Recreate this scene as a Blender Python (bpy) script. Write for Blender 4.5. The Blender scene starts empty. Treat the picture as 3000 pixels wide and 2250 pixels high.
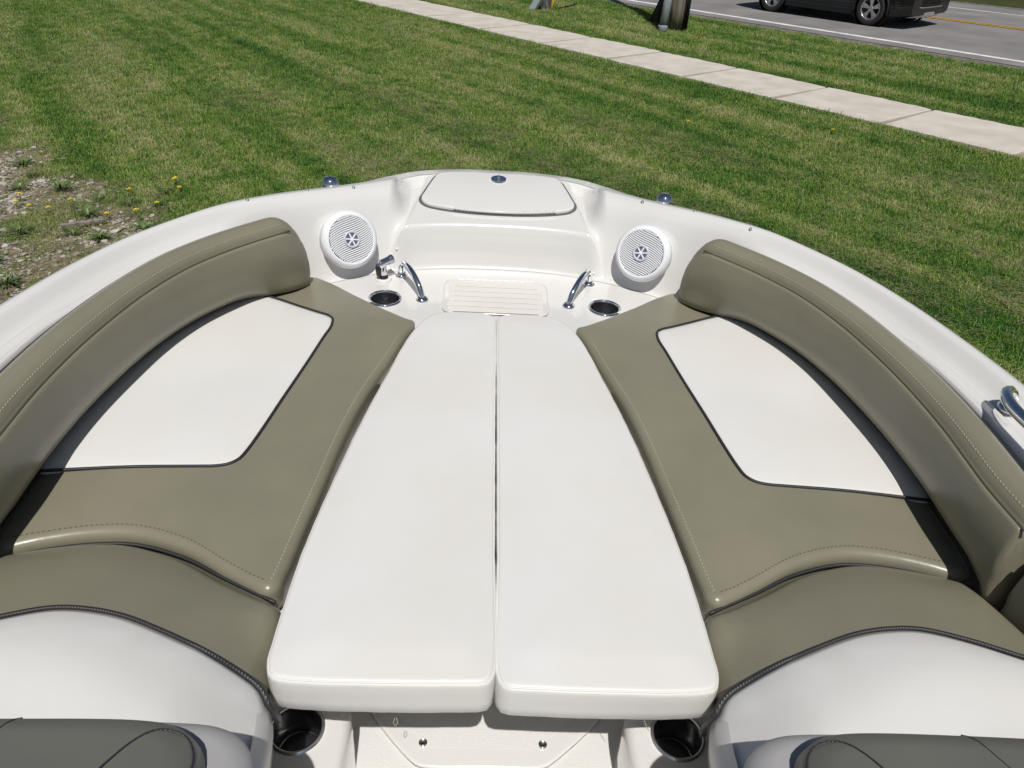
import bpy, math, random
import numpy as np
from mathutils import Vector, Matrix
from mathutils.geometry import delaunay_2d_cdt

random.seed(11)
RNG = np.random.default_rng(5)
S = bpy.context.scene
COL = S.collection
RAD = math.radians

# ---------------------------------------------------------------- camera, sky, sun, exposure
CAM_H = 2.35


def cam_axes(pitch, roll, yaw=0.0):
    """columns right, up, back of a camera pitched down and rolled; yaw turns the frame it is described in"""
    p, r = RAD(pitch), RAD(roll)
    c, s = math.cos(r), math.sin(r)
    right = Vector((c, s * math.sin(p), s * math.cos(p)))
    up = Vector((-s, c * math.sin(p), c * math.cos(p)))
    back = Vector((0, -math.cos(p), math.sin(p)))
    m = Matrix((right, up, back)).transposed()
    return Matrix.Rotation(-RAD(yaw), 3, 'Z') @ m


R_WC = cam_axes(32.8, 1.37)
R_BC = cam_axes(34.283, 4.06, 3.22)
cam_d = bpy.data.cameras.new('camera')
cam = bpy.data.objects.new('camera', cam_d)
COL.objects.link(cam)
cam.matrix_world = Matrix.Translation((0, 0, CAM_H)) @ R_WC.to_4x4()
cam_d.sensor_width = 36.0
cam_d.lens = 2250 / 3000 * 36.0
cam_d.clip_start = 0.05
cam_d.clip_end = 500
S.camera = cam

# boat frame (x right, y towards the bow, z up from the boat's floor); the boat stands a little tilted on its trailer
R_BW = R_WC @ R_BC.transposed()
BOAT = Matrix.Translation(Vector((0, 0, CAM_H)) - R_BW @ Vector((-0.0488, 0, 1.48))) @ R_BW.to_4x4()

SUN_EL, SUN_AZ = 60.0, 172.0            # azimuth clockwise from +Y
world = bpy.data.worlds.new('World')
S.world = world
world.use_nodes = True
wn = world.node_tree
sky = wn.nodes.new('ShaderNodeTexSky')
sky.sky_type = 'NISHITA'
sky.sun_disc = False
sky.sun_elevation = RAD(SUN_EL)
sky.sun_rotation = RAD(SUN_AZ)
wn.links.new(sky.outputs[0], wn.nodes['Background'].inputs[0])
wn.nodes['Background'].inputs[1].default_value = 0.05
sun_d = bpy.data.lights.new('sun', 'SUN')
sun_d.energy = 4.7
sun_d.angle = RAD(0.53)
sun_d.color = (1.0, 0.97, 0.925)
sun = bpy.data.objects.new('sun', sun_d)
COL.objects.link(sun)
to_sun = Vector((math.cos(RAD(SUN_EL)) * math.sin(RAD(SUN_AZ)), math.cos(RAD(SUN_EL)) * math.cos(RAD(SUN_AZ)), math.sin(RAD(SUN_EL))))
sun.rotation_euler = to_sun.to_track_quat('Z', 'Y').to_euler()
sun.location = (3, -6, 12)
S.view_settings.view_transform = 'Standard'
S.view_settings.look = 'None'
S.view_settings.exposure = -0.30
S.view_settings.gamma = 1.0
S.render.engine = 'CYCLES'


# ---------------------------------------------------------------- helpers
def tag(o, label=None, cat=None, group=None, kind=None):
    if label: o['label'] = label
    if cat: o['category'] = cat
    if group: o['group'] = group
    if kind: o['kind'] = kind
    return o


def empty(name, loc=(0, 0, 0), parent=None, mw=None):
    o = bpy.data.objects.new(name, None)
    o.empty_display_size = 0.1
    COL.objects.link(o)
    if parent: o.parent = parent
    if mw is not None: o.matrix_world = mw
    else: o.location = loc
    return o


def obj(name, data, mat, parent=None, smooth=True, side=1, auto=None):
    """data = (verts, faces) or a Mesh; side=-1 mirrors in x"""
    if isinstance(data, bpy.types.Mesh):
        me = data
    else:
        v, f = data
        v = np.asarray(v, float).reshape(-1, 3)
        if side < 0:
            v = v * np.array([-1, 1, 1.0])
            f = [tuple(reversed(q)) for q in f]
        me = bpy.data.meshes.new(name)
        me.from_pydata(v.tolist(), [], [tuple(int(i) for i in q) for q in f])
        if smooth:
            me.polygons.foreach_set('use_smooth', [True] * len(me.polygons))
        me.update()
        if auto is not None and smooth:
            me.set_sharp_from_angle(angle=RAD(auto))
        if mat is not None:
            me.materials.append(mat)
    o = bpy.data.objects.new(name, me)
    COL.objects.link(o)
    if parent is not None: o.parent = parent
    return o


def join(*parts):
    V, F, n = [], [], 0
    for v, f in parts:
        v = np.asarray(v, float).reshape(-1, 3)
        V.append(v)
        F += [tuple(i + n for i in q) for q in f]
        n += len(v)
    return np.concatenate(V), F


def spline(pts, n=None, ds=None, closed=False):
    """Catmull-Rom through pts, resampled evenly"""
    P = np.asarray(pts, float)
    if closed:
        Q = np.concatenate([P[-1:], P, P[:2]])
    else:
        Q = np.concatenate([2 * P[:1] - P[1:2], P, 2 * P[-1:] - P[-2:-1]])
    out = []
    t = np.linspace(0, 1, 24, endpoint=False)[:, None]
    for i in range(len(Q) - 3):
        a, b, c, d = Q[i:i + 4]
        # centripetal-like tangents
        l1 = max(np.linalg.norm(b - a), 1e-9) ** .5; l2 = max(np.linalg.norm(c - b), 1e-9) ** .5; l3 = max(np.linalg.norm(d - c), 1e-9) ** .5
        m1 = (c - b) + l2 * ((b - a) / l1 - (c - a) / (l1 + l2))
        m2 = (c - b) + l2 * ((d - c) / l3 - (d - b) / (l2 + l3))
        out.append((2 * b - 2 * c + m1 + m2) * t ** 3 + (-3 * b + 3 * c - 2 * m1 - m2) * t ** 2 + m1 * t + b)
    out = np.concatenate(out + [Q[-2:-1]])
    L = np.concatenate([[0], np.cumsum(np.linalg.norm(np.diff(out, axis=0), axis=1))])
    if n is None: n = max(3, int(round(L[-1] / ds)) + 1)
    s = np.linspace(0, L[-1], n, endpoint=not closed)
    return np.stack([np.interp(s, L, out[:, k]) for k in range(P.shape[1])], 1)


def tube(pts, r, seg=8, caps=True):
    P = np.asarray(pts, float)
    n = len(P)
    rr = np.broadcast_to(np.asarray(r, float), (n,))
    T = np.gradient(P, axis=0)
    T /= np.linalg.norm(T, axis=1)[:, None] + 1e-12
    ref = np.array([0, 0, 1.0]) if abs(T[0][2]) < .9 else np.array([1.0, 0, 0])
    N = np.cross(ref, T[0]); N /= np.linalg.norm(N)
    V = []
    a = np.linspace(0, 2 * np.pi, seg, endpoint=False)
    for i in range(n):
        N = N - T[i] * (N @ T[i]); N /= np.linalg.norm(N) + 1e-12
        Bv = np.cross(T[i], N)
        V.append(P[i] + rr[i] * (np.cos(a)[:, None] * N + np.sin(a)[:, None] * Bv))
    V = np.concatenate(V)
    F = [(i * seg + k, i * seg + (k + 1) % seg, (i + 1) * seg + (k + 1) % seg, (i + 1) * seg + k) for i in range(n - 1) for k in range(seg)]
    if caps:
        F.append(tuple(range(seg))[::-1]); F.append(tuple((n - 1) * seg + k for k in range(seg)))
    return V, F


def lathe(prof, seg=32, M=None, close=False):
    """prof = [(r, z)...] spun about z"""
    a = np.linspace(0, 2 * np.pi, seg, endpoint=False)
    V = np.concatenate([np.stack([r * np.cos(a), r * np.sin(a), np.full(seg, z)], 1) for r, z in prof])
    n = len(prof)
    F = [(i * seg + k, i * seg + (k + 1) % seg, (i + 1) * seg + (k + 1) % seg, (i + 1) * seg + k) for i in range(n - 1) for k in range(seg)]
    if prof[0][0] > 1e-6 and close: F.append(tuple(range(seg))[::-1])
    if prof[-1][0] > 1e-6 and close: F.append(tuple((n - 1) * seg + k for k in range(seg)))
    if M is not None: V = xf(M, V)
    return V, F


def xf(M, V):
    M = np.array(M)
    return np.asarray(V) @ M[:3, :3].T + M[:3, 3]


def box(x0, x1, y0, y1, z0, z1):
    V = [(x, y, z) for z in (z0, z1) for x, y in ((x0, y0), (x1, y0), (x1, y1), (x0, y1))]
    return np.array(V, float), [(3, 2, 1, 0), (4, 5, 6, 7), (0, 1, 5, 4), (1, 2, 6, 5), (2, 3, 7, 6), (3, 0, 4, 7)]


def bbox_bevel(x0, x1, y0, y1, z0, z1, b):
    """box with chamfered top edges"""
    r0 = [(x0, y0, z0), (x1, y0, z0), (x1, y1, z0), (x0, y1, z0)]
    r1 = [(x, y, z1 - b) for x, y, z in r0]
    r2 = [(x0 + b, y0 + b, z1), (x1 - b, y0 + b, z1), (x1 - b, y1 - b, z1), (x0 + b, y1 - b, z1)]
    F = [(3, 2, 1, 0), (8, 9, 10, 11)]
    for k in range(4):
        j = (k + 1) % 4
        F += [(k, j, 4 + j, 4 + k), (4 + k, 4 + j, 8 + j, 8 + k)]
    return np.array(r0 + r1 + r2, float), F


def inside(P, poly):
    x, y = P[:, 0], P[:, 1]
    c = np.zeros(len(P), bool)
    a = poly; b = np.roll(poly, -1, axis=0)
    for (x1, y1), (x2, y2) in zip(a, b):
        if y1 == y2: continue
        c ^= ((y1 > y) != (y2 > y)) & (x < (x2 - x1) * (y - y1) / (y2 - y1) + x1)
    return c


def dist_poly(P, poly):
    a = poly; b = np.roll(poly, -1, axis=0)
    d = np.full(len(P), 1e9)
    for p, q in zip(a, b):
        e = q - p; L = e @ e + 1e-15
        t = np.clip(((P - p) @ e) / L, 0, 1)
        d = np.minimum(d, np.linalg.norm(P - (p + t[:, None] * e), axis=1))
    return d


def ccw(P):
    P = np.asarray(P, float)
    x, y = P[:, 0], P[:, 1]
    return P if np.sum(x * np.roll(y, -1) - np.roll(x, -1) * y) > 0 else P[::-1]


def inset(P, d):
    t = np.roll(P, -1, axis=0) - np.roll(P, 1, axis=0)
    t /= np.linalg.norm(t, axis=1)[:, None] + 1e-12
    return P + d * np.stack([-t[:, 1], t[:, 0]], 1)


def region(outline, holes=(), res=.03):
    """triangulated flat region -> (pts2d, faces, n_outline). outline CCW"""
    o = [Vector(p) for p in outline]
    pts = list(o); edges = [(i, (i + 1) % len(o)) for i in range(len(o))]
    hol = []
    for cx, cy, r in holes:
        k0 = len(pts); n = 40
        ring = [Vector((cx + r * math.cos(2 * math.pi * k / n), cy + r * math.sin(2 * math.pi * k / n))) for k in range(n)]
        pts += ring; edges += [(k0 + k, k0 + (k + 1) % n) for k in range(n)]
    A = np.asarray(outline)
    lo, hi = A.min(0), A.max(0)
    gx, gy = np.meshgrid(np.arange(lo[0] + res / 2, hi[0], res), np.arange(lo[1] + res / 2, hi[1], res))
    gx[1::2] += res / 2
    g = np.stack([gx.ravel(), gy.ravel()], 1)
    g = g[inside(g, A)]
    if len(g): g = g[dist_poly(g, A) > res * .55]
    for cx, cy, r in holes:
        if len(g): g = g[np.hypot(g[:, 0] - cx, g[:, 1] - cy) > r + res * .3]
    pts += [Vector(p) for p in g]
    v, e, f, ov, _, _ = delaunay_2d_cdt(pts, edges, [], 0, 1e-7)
    V = np.array([(p.x, p.y) for p in pts])
    f = [tuple(ov[i][0] for i in q) for q in f if all(len(ov[i]) for i in q)]
    cen = np.array([V[list(q)].mean(0) for q in f])
    ok = inside(cen, A)
    for cx, cy, r in holes: ok &= np.hypot(cen[:, 0] - cx, cen[:, 1] - cy) > r * .995
    F = []
    for q, k in zip(f, ok):
        if not k: continue
        a, b, c = (V[i] for i in q[:3])
        if (b[0] - a[0]) * (c[1] - a[1]) - (b[1] - a[1]) * (c[0] - a[0]) < 0: q = tuple(reversed(q))
        F.append(tuple(q))
    return V, F


def pillow(outline, ztop, z0, r=.02, crown=.01, cl=.06, res=.03, ds=.014, bulge=0.0, holes=(), closed_spline=True, seam=None, pucker=0.0):
    """upholstered slab: rounded rim, crowned top, walls down to z0.  ztop(x, y) -> array"""
    O = ccw(spline(outline, ds=ds, closed=True) if closed_spline else np.asarray(outline, float))
    n = len(O)
    if pucker:
        r_ = np.random.default_rng(n)
        ph = np.arange(n) * ds
        j = sum(r_.uniform(.5, 1) * np.sin(ph * 2 * np.pi / w + r_.uniform(0, 6)) for w in (.043, .071, .118, .19)) / 2.2
        O = inset(O, 0) - 0 + (inset(O, 1.0) - O) * (pucker * j)[:, None]
    rings = []
    zt = lambda P: ztop(P[:, 0], P[:, 1])
    z_edge = zt(O)
    z0a = np.broadcast_to(np.asarray(z0, float), (n,)) if not callable(z0) else z0(O[:, 0], O[:, 1])
    P = inset(O, .010); rings.append(np.column_stack([P, z0a]))
    rings.append(np.column_stack([O, z0a + np.minimum(.012, .3 * (z_edge - z0a))]))
    for t in (.33, .66):
        P = inset(O, -bulge * math.sin(math.pi * t)); rings.append(np.column_stack([P, z0a + .012 + t * (z_edge - r - z0a - .012)]))
    for a in (0, 22, 45, 68, 84):
        P = inset(O, r * (1 - math.cos(RAD(a)))); rings.append(np.column_stack([P, zt(P) - r * (1 - math.sin(RAD(a)))]))
        if seam and a == 45:
            P2 = inset(O, r * .32); rings.append(np.column_stack([P2, zt(P2) - r * (1 - math.sin(RAD(46))) - seam]))
            P2 = inset(O, r * .36); rings.append(np.column_stack([P2, zt(P2) - r * (1 - math.sin(RAD(50))) + .0005]))
    I = inset(O, r * 1.0)
    V2, F2 = region(I, holes, res)
    d = dist_poly(V2, I)
    z = zt(V2) + crown * (1 - np.exp(-d / cl))
    nr = len(rings)
    V = np.concatenate(rings + [np.column_stack([V2, z])])
    F = []
    for i in range(nr - 1):
        for k in range(n):
            j = (k + 1) % n
            F.append((i * n + k, i * n + j, (i + 1) * n + j, (i + 1) * n + k))
    # region() keeps outline vertices first and in order
    b = nr * n
    for k in range(n):
        j = (k + 1) % n
        F.append(((nr - 1) * n + k, (nr - 1) * n + j, b + j, b + k))
    F += [tuple(b + i for i in q) for q in F2]
    F.append(tuple(range(n))[::-1])
    return V, F


def patch(outline, zf, thick=.004, ds=.012, res=.03, lift=.003):
    """thin panel lying on a surface zf, edges tucked down"""
    O = ccw(spline(outline, ds=ds, closed=True))
    n = len(O)
    I = inset(O, .012)
    V2, F2 = region(I, (), res)
    z = zf(V2[:, 0], V2[:, 1]) + lift
    d = dist_poly(V2, I)
    z += .004 * (1 - np.exp(-d / .05))
    V = np.concatenate([np.column_stack([O, zf(O[:, 0], O[:, 1]) - thick]), np.column_stack([inset(O, .003), zf(O[:, 0], O[:, 1]) + lift * .4]), np.column_stack([V2, z])])
    F = [(i * n + k, i * n + (k + 1) % n, (i + 1) * n + (k + 1) % n, (i + 1) * n + k) for i in range(2) for k in range(n)]
    F += [tuple(2 * n + i for i in q) for q in F2]
    return V, F


def dashes(path, L=.006, gap=.004, w=.0011, up=(0, 0, 1), lift=.0008):
    """row of stitches along a path (n,3)"""
    P = np.asarray(path, float)
    s = np.concatenate([[0], np.cumsum(np.linalg.norm(np.diff(P, axis=0), axis=1))])
    at = lambda t: np.array([np.interp(t, s, P[:, k]) for k in range(3)])
    V, F = [], []
    t = 0
    while t + L < s[-1]:
        a, b = at(t), at(t + L)
        d = (b - a) / (np.linalg.norm(b - a) + 1e-9)
        sd = np.cross(d, up); sd /= np.linalg.norm(sd) + 1e-9
        u = np.array(up) * lift
        k = len(V)
        V += [a - sd * w - u, b - sd * w - u, b + sd * w - u, a + sd * w - u, (a + b) / 2 - sd * w * .5 + u * 1.6, (a + b) / 2 + sd * w * .5 + u * 1.6]
        F += [(k, k + 1, k + 4), (k + 1, k + 2, k + 5, k + 4), (k + 2, k + 3, k + 5), (k + 3, k, k + 4, k + 5)]
        t += L + gap
    return np.array(V), F


def smooth(a, b, x):
    t = np.clip((np.asarray(x, float) - a) / (b - a), 0, 1)
    return t * t * (3 - 2 * t)


# ---------------------------------------------------------------- materials
def mat(name, color, rough=.5, metal=0., spec=.5, coat=0., var=None, bump=None, var_scale=6., coords='Object'):
    """var = second colour mixed in by soft noise; bump = (scale, strength, distance)"""
    m = bpy.data.materials.new(name)
    m.use_nodes = True
    nt = m.node_tree
    b = nt.nodes['Principled BSDF']
    b.inputs['Base Color'].default_value = (*color, 1)
    b.inputs['Roughness'].default_value = rough
    b.inputs['Metallic'].default_value = metal
    b.inputs['Specular IOR Level'].default_value = spec
    b.inputs['Coat Weight'].default_value = coat
    b.inputs['Coat Roughness'].default_value = .04
    tc = nt.nodes.new('ShaderNodeTexCoord')
    if var:
        nz = nt.nodes.new('ShaderNodeTexNoise')
        nz.inputs['Scale'].default_value = var_scale
        nz.inputs['Detail'].default_value = 5
        nt.links.new(tc.outputs[coords], nz.inputs['Vector'])
        rp = nt.nodes.new('ShaderNodeValToRGB')
        rp.color_ramp.elements[0].position = .35; rp.color_ramp.elements[1].position = .68
        rp.color_ramp.elements[0].color = (*color, 1); rp.color_ramp.elements[1].color = (*var, 1)
        nt.links.new(nz.outputs['Fac'], rp.inputs[0])
        nt.links.new(rp.outputs[0], b.inputs['Base Color'])
    if bump:
        nz = nt.nodes.new('ShaderNodeTexNoise')
        nz.inputs['Scale'].default_value = bump[0]
        nz.inputs['Detail'].default_value = 4
        nt.links.new(tc.outputs[coords], nz.inputs['Vector'])
        bp = nt.nodes.new('ShaderNodeBump')
        bp.inputs['Strength'].default_value = bump[1]
        bp.inputs['Distance'].default_value = bump[2]
        nt.links.new(nz.outputs['Fac'], bp.inputs['Height'])
        nt.links.new(bp.outputs[0], b.inputs['Normal'])
    return m


def node(nt, t, **kw):
    n = nt.nodes.new(t)
    for k, v in kw.items():
        if k.startswith('_'): setattr(n, k[1:], v)
        else: n.inputs[k.replace('__', ' ')].default_value = v
    return n


M = {}
M['gel'] = mat('white_gelcoat', (.715, .705, .68), .2, coat=1., var=(.695, .682, .652), var_scale=3., bump=(9, .08, .004))
M['vinyl_white'] = mat('white_vinyl', (.705, .698, .68), .40, spec=.45, var=(.685, .668, .628), var_scale=4.5, bump=(24, .07, .005))
M['vinyl_taupe'] = mat('taupe_vinyl', (.230, .215, .153), .31, spec=.5, var=(.204, .192, .138), var_scale=5., bump=(30, .10, .005))
M['vinyl_dark'] = mat('dark_grey_vinyl', (.150, .148, .128), .46, spec=.45, var=(.130, .130, .114), bump=(300, .3, .0008))
M['vinyl_grey'] = mat('mid_grey_moulding', (.40, .395, .395), .5, spec=.4, var=(.37, .36, .36), bump=(200, .1, .0006))
M['piping'] = mat('charcoal_piping', (.025, .025, .028), .45, spec=.5)
M['thread'] = mat('pale_thread', (.36, .34, .255), .7)
M['thread_dark'] = mat('olive_thread', (.10, .09, .06), .7)
M['thread_grey'] = mat('grey_thread', (.52, .51, .48), .7)
M['crease_shade'] = mat('painted_crease_shade', (.075, .068, .045), .6)  # dark taupe standing in for shade in the backrest crease
M['chrome'] = mat('chrome', (.82, .83, .85), .045, metal=1.)
M['steel'] = mat('brushed_steel', (.55, .55, .55), .22, metal=1., bump=(140, .05, .0005))
M['plastic_white'] = mat('white_plastic', (.80, .81, .84), .33)
M['plastic_pale'] = mat('pale_blue_grey_plastic', (.52, .545, .62), .4)
M['cone'] = mat('speaker_shade_mesh', (.10, .12, .165), .6)
M['black_plastic'] = mat('black_plastic', (.02, .02, .022), .35)
M['hinge'] = mat('bright_hinge', (.85, .85, .84), .3, metal=.25)
M['nonskid'] = mat('nonskid_pad', (.72, .70, .655), .6, var=(.68, .66, .61), bump=(260, .3, .001))
M['joint'] = mat('tan_joint', (.26, .215, .165), .8)
M['lid_gap_shade'] = mat('painted_gap_shade', (.10, .10, .105), .7)  # dark colour standing in for the shadow in the lid gap
M['rubrail'] = mat('grey_rub_rail', (.25, .25, .26), .5)
M['hull'] = mat('hull_gelcoat', (.74, .74, .72), .15, coat=.6)
M['galv'] = mat('galvanised_steel', (.42, .43, .44), .45, metal=.8, var=(.33, .34, .35))
M['rubber'] = mat('tyre_rubber', (.022, .022, .023), .75, bump=(60, .2, .002))
M['carpet'] = mat('bunk_carpet', (.04, .04, .045), .95)


def braid(m):
    nt = m.node_tree; b = nt.nodes['Principled BSDF']
    tc = nt.nodes.new('ShaderNodeTexCoord')
    w = node(nt, 'ShaderNodeTexWave', Scale=75., Distortion=1.5)
    nt.links.new(tc.outputs['Object'], w.inputs['Vector'])
    bp = node(nt, 'ShaderNodeBump', Strength=.4, Distance=.001)
    nt.links.new(w.outputs['Fac'], bp.inputs['Height']); nt.links.new(bp.outputs[0], b.inputs['Normal'])


braid(M['piping'])


def flecks(m):
    nt = m.node_tree; b = nt.nodes['Principled BSDF']
    src = b.inputs['Base Color'].links[0].from_socket
    tc = nt.nodes.new('ShaderNodeTexCoord')
    v = node(nt, 'ShaderNodeTexVoronoi', Scale=7.5)
    nt.links.new(tc.outputs['Object'], v.inputs['Vector'])
    lt = node(nt, 'ShaderNodeMath', _operation='LESS_THAN'); lt.inputs[1].default_value = .014
    nt.links.new(v.outputs['Distance'], lt.inputs[0])
    mx = node(nt, 'ShaderNodeMix', _data_type='RGBA'); mx.inputs[7].default_value = (.30, .27, .22, 1)
    nt.links.new(lt.outputs[0], mx.inputs[0]); nt.links.new(src, mx.inputs[6]); nt.links.new(mx.outputs[2], b.inputs['Base Color'])


flecks(M['vinyl_white'])


def floor_mat():
    m = mat('diamond_nonskid_gelcoat', (.70, .69, .665), .42)
    nt = m.node_tree; b = nt.nodes['Principled BSDF']
    tc = nt.nodes.new('ShaderNodeTexCoord')
    v = node(nt, 'ShaderNodeTexVoronoi', Scale=170., Randomness=.55)
    nt.links.new(tc.outputs['Object'], v.inputs['Vector'])
    bp = node(nt, 'ShaderNodeBump', Strength=.35, Distance=.0015)
    nt.links.new(v.outputs['Distance'], bp.inputs['Height']); nt.links.new(bp.outputs[0], b.inputs['Normal'])
    return m


M['floor'] = floor_mat()

# ---------------------------------------------------------------- ground, road, pavement (world frame)
TH = RAD(-52.1)
DV = np.array([math.cos(TH), math.sin(TH)])      # along the road, towards the right of the picture
NV = np.array([-math.sin(TH), math.cos(TH)])     # across the road, away from the boat


def sn(s, n, z=0.):
    s = np.asarray(s, float); n = np.asarray(n, float)
    return np.stack([s * DV[0] + n * NV[0], s * DV[1] + n * NV[1], np.zeros_like(s) + z], -1)


def road_z(n):
    """the near lane lies level with the lawn, the far lane falls away from the crown"""
    return np.interp(n, [14.6, 15.2, 19.8, 23.6, 26.2, 27.5, 200], [-.02, .0, .02, -.12, -.20, -.24, -.24])


def soil_mat():
    m = mat('lawn_soil', (.03, .04, .014), .95, spec=.1)
    nt = m.node_tree; b = nt.nodes['Principled BSDF']
    g = nt.nodes.new('ShaderNodeNewGeometry')
    n1 = node(nt, 'ShaderNodeTexNoise', Scale=1.3, Detail=6.); n2 = node(nt, 'ShaderNodeTexNoise', Scale=45., Detail=5.)
    for q in (n1, n2): nt.links.new(g.outputs['Position'], q.inputs['Vector'])
    rp = nt.nodes.new('ShaderNodeValToRGB')
    rp.color_ramp.elements[0].position = .3; rp.color_ramp.elements[1].position = .75
    rp.color_ramp.elements[0].color = (.022, .035, .008, 1); rp.color_ramp.elements[1].color = (.085, .088, .032, 1)
    ad = node(nt, 'ShaderNodeMath', _operation='ADD'); hf = node(nt, 'ShaderNodeMath', _operation='MULTIPLY'); hf.inputs[1].default_value = .5
    nt.links.new(n1.outputs['Fac'], ad.inputs[0]); nt.links.new(n2.outputs['Fac'], ad.inputs[1]); nt.links.new(ad.outputs[0], hf.inputs[0])
    nt.links.new(hf.outputs[0], rp.inputs[0]); nt.links.new(rp.outputs[0], b.inputs['Base Color'])
    return m


M['soil'] = soil_mat()
M['asphalt'] = mat('asphalt', (.185, .176, .172), .85, spec=.3, var=(.265, .250, .242), var_scale=.9, bump=(90, .6, .006), coords='Object')
M['shoulder'] = mat('crumbled_shoulder', (.23, .21, .19), .95, spec=.2, var=(.10, .095, .09), var_scale=6, bump=(60, 1., .02))
M['paint_white'] = mat('road_paint_white', (.82, .82, .80), .7, var=(.55, .55, .54), var_scale=5)
M['paint_yellow'] = mat('road_paint_yellow', (.62, .36, .045), .7, var=(.5, .28, .04), var_scale=5)
M['concrete'] = mat('pavement_concrete', (.60, .555, .49), .9, spec=.25, var=(.50, .455, .395), var_scale=3.1, bump=(120, .4, .002))
M['gravel_bed'] = mat('gravel_bed', (.17, .135, .09), .95, spec=.2, var=(.29, .24, .175), var_scale=14, bump=(60, 1., .01))


def strip(n0, n1, s0, s1, zoff, k=1, step=2.0, wob=0., seed=0):
    s = np.arange(s0, s1 + step, step)
    r = np.random.default_rng(seed)
    ns = np.linspace(n0, n1, k + 1)
    V = []
    for j, n in enumerate(ns):
        nn = np.full(len(s), n)
        if wob and j in (0, k): nn = nn + wob * (np.sin(s * 1.7 + j) * .4 + r.normal(0, .5, len(s)))
        V.append(sn(s, nn, 0) + np.stack([0 * s, 0 * s, road_z(nn) + zoff], 1))
    V = np.concatenate(V); m = len(s)
    F = [(j * m + i, j * m + i + 1, (j + 1) * m + i + 1, (j + 1) * m + i) for j in range(k) for i in range(m - 1)]
    return V, F


# ground: one sheet, cut by nothing, dropping gently under and beyond the road
gs = np.concatenate([np.arange(-160, 161, 8.)])
gn = np.array([-60, -30, -10, 0, 5, 9, 12, 14.4, 15.2, 19.8, 23.6, 26.2, 27.5, 32, 60, 200.])
GV = np.concatenate([sn(gs, np.full(len(gs), n)) + np.array([0, 0, (-.06 + road_z(n)) if 15. < n < 26.5 else (0 if n < 15 else road_z(n))]) for n in gn])
GF = [(j * len(gs) + i, j * len(gs) + i + 1, (j + 1) * len(gs) + i + 1, (j + 1) * len(gs) + i) for j in range(len(gn) - 1) for i in range(len(gs) - 1)]
tag(obj('ground', (GV, GF), M['soil']), kind='structure')

road = tag(obj('road', strip(15.25, 25.2, -90, 60, 0., k=10), M['asphalt']), kind='structure')
tag(obj('road_shoulder', strip(14.62, 15.5, -90, 60, -.006, k=2, step=.12, wob=.09, seed=3), M['shoulder']), kind='structure')
tag(obj('far_road_shoulder', strip(24.9, 25.9, -90, 60, -.008, k=2, step=.4, wob=.12, seed=4), M['shoulder']), kind='structure')
obj('edge_line', strip(15.64, 15.80, -90, 60, .004, step=.35, wob=.012, seed=6), M['paint_white'], road)
obj('edge_line', strip(23.44, 23.58, -90, 60, .004, step=.5, wob=.012, seed=7), M['paint_white'], road)
obj('centre_line', strip(19.68, 19.79, -90, 60, .004, step=.5), M['paint_yellow'], road)
obj('centre_line', strip(19.90, 20.01, -90, 60, .004, step=.5), M['paint_yellow'], road)

# pavement slabs
W0, W1 = 9.36, 10.64
joints = [-4.88, -6.45, -8.07, -9.70, -11.46, -13.32, -15.3, -17.1]
while joints[-1] > -40: joints.append(joints[-1] - 1.7)
joints = [1.5, -.1, -1.68, -3.27] + joints
walk = tag(obj('sidewalk', strip(W0 + .03, W1 - .03, -42, 3, .046, step=3), M['joint']), kind='structure')
rs = np.random.default_rng(2)
for a, b in zip(joints[1:], joints[:-1]):
    g = .006
    outline = []
    edge_n = 14
    sa, sb = a + g, b - g
    near = [(sa + (sb - sa) * t, W0 + rs.normal(0, .006)) for t in np.linspace(.03, .97, edge_n)]
    farr = [(sa + (sb - sa) * t, W1 + rs.normal(0, .012) - .035 * (math.exp(-t / .05) + math.exp(-(1 - t) / .05))) for t in np.linspace(.99, .01, edge_n)]
    poly = near + farr
    tilt = rs.normal(0, .0015)
    top = [tuple(sn(s, n, .052 + tilt * (s - a))) for s, n in poly]
    low = [tuple(sn(s, n, 0)) for s, n in poly]
    c = sn(np.array((sa + sb) / 2), np.array((W0 + W1) / 2), .052 + tilt * (sb - sa) / 2)
    topi = [tuple(np.array(p) * .988 + np.array(c) * .012 + np.array([0, 0, .005])) for p in top]
    k = len(poly)
    F = [(i, (i + 1) % k, k + (i + 1) % k, k + i) for i in range(k)] + [(k + i, k + (i + 1) % k, 2 * k + (i + 1) % k, 2 * k + i) for i in range(k)] + [tuple(range(2 * k, 3 * k))]
    obj('slab', (low + top + topi, F), M['concrete'], walk, smooth=False)


# ================================================================ the boat (boat frame)
boat = empty('boat', mw=BOAT)
tag(boat, 'white open-bow motor boat on its trailer, seen from the cockpit', 'boat')

# ---- moulded bow liner and gunwale: stations from the centre line round to the stern, W = foot of the wall, A = outer edge
WA = [((0, 2.285), (0, 2.625)), ((.1, 2.282), (.1, 2.625)), ((.2, 2.27), (.205, 2.605)), ((.28, 2.25), (.29, 2.572)), ((.35, 2.225), (.375, 2.508)),
      ((.42, 2.195), (.465, 2.425)), ((.49, 2.150), (.56, 2.345)), ((.59, 2.085), (.69, 2.235)), ((.691, 2.004), (.80, 2.125)), ((.762, 1.921), (.885, 2.012)),
      ((.845, 1.793), (.975, 1.86)), ((.903, 1.643), (1.045, 1.69)), ((.938, 1.487), (1.095, 1.52)), ((.958, 1.35), (1.13, 1.37)), ((.966, 1.2), (1.155, 1.22)),
      ((.966, 1.08), (1.172, 1.09)), ((.985, .8), (1.19, .8)), ((1.0, .3), (1.2, .3)), ((1.0, -.6), (1.2, -.6)), ((1.0, -1.6), (1.2, -1.6))]
ST = spline([w + a for w, a in WA], n=2400)
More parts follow.
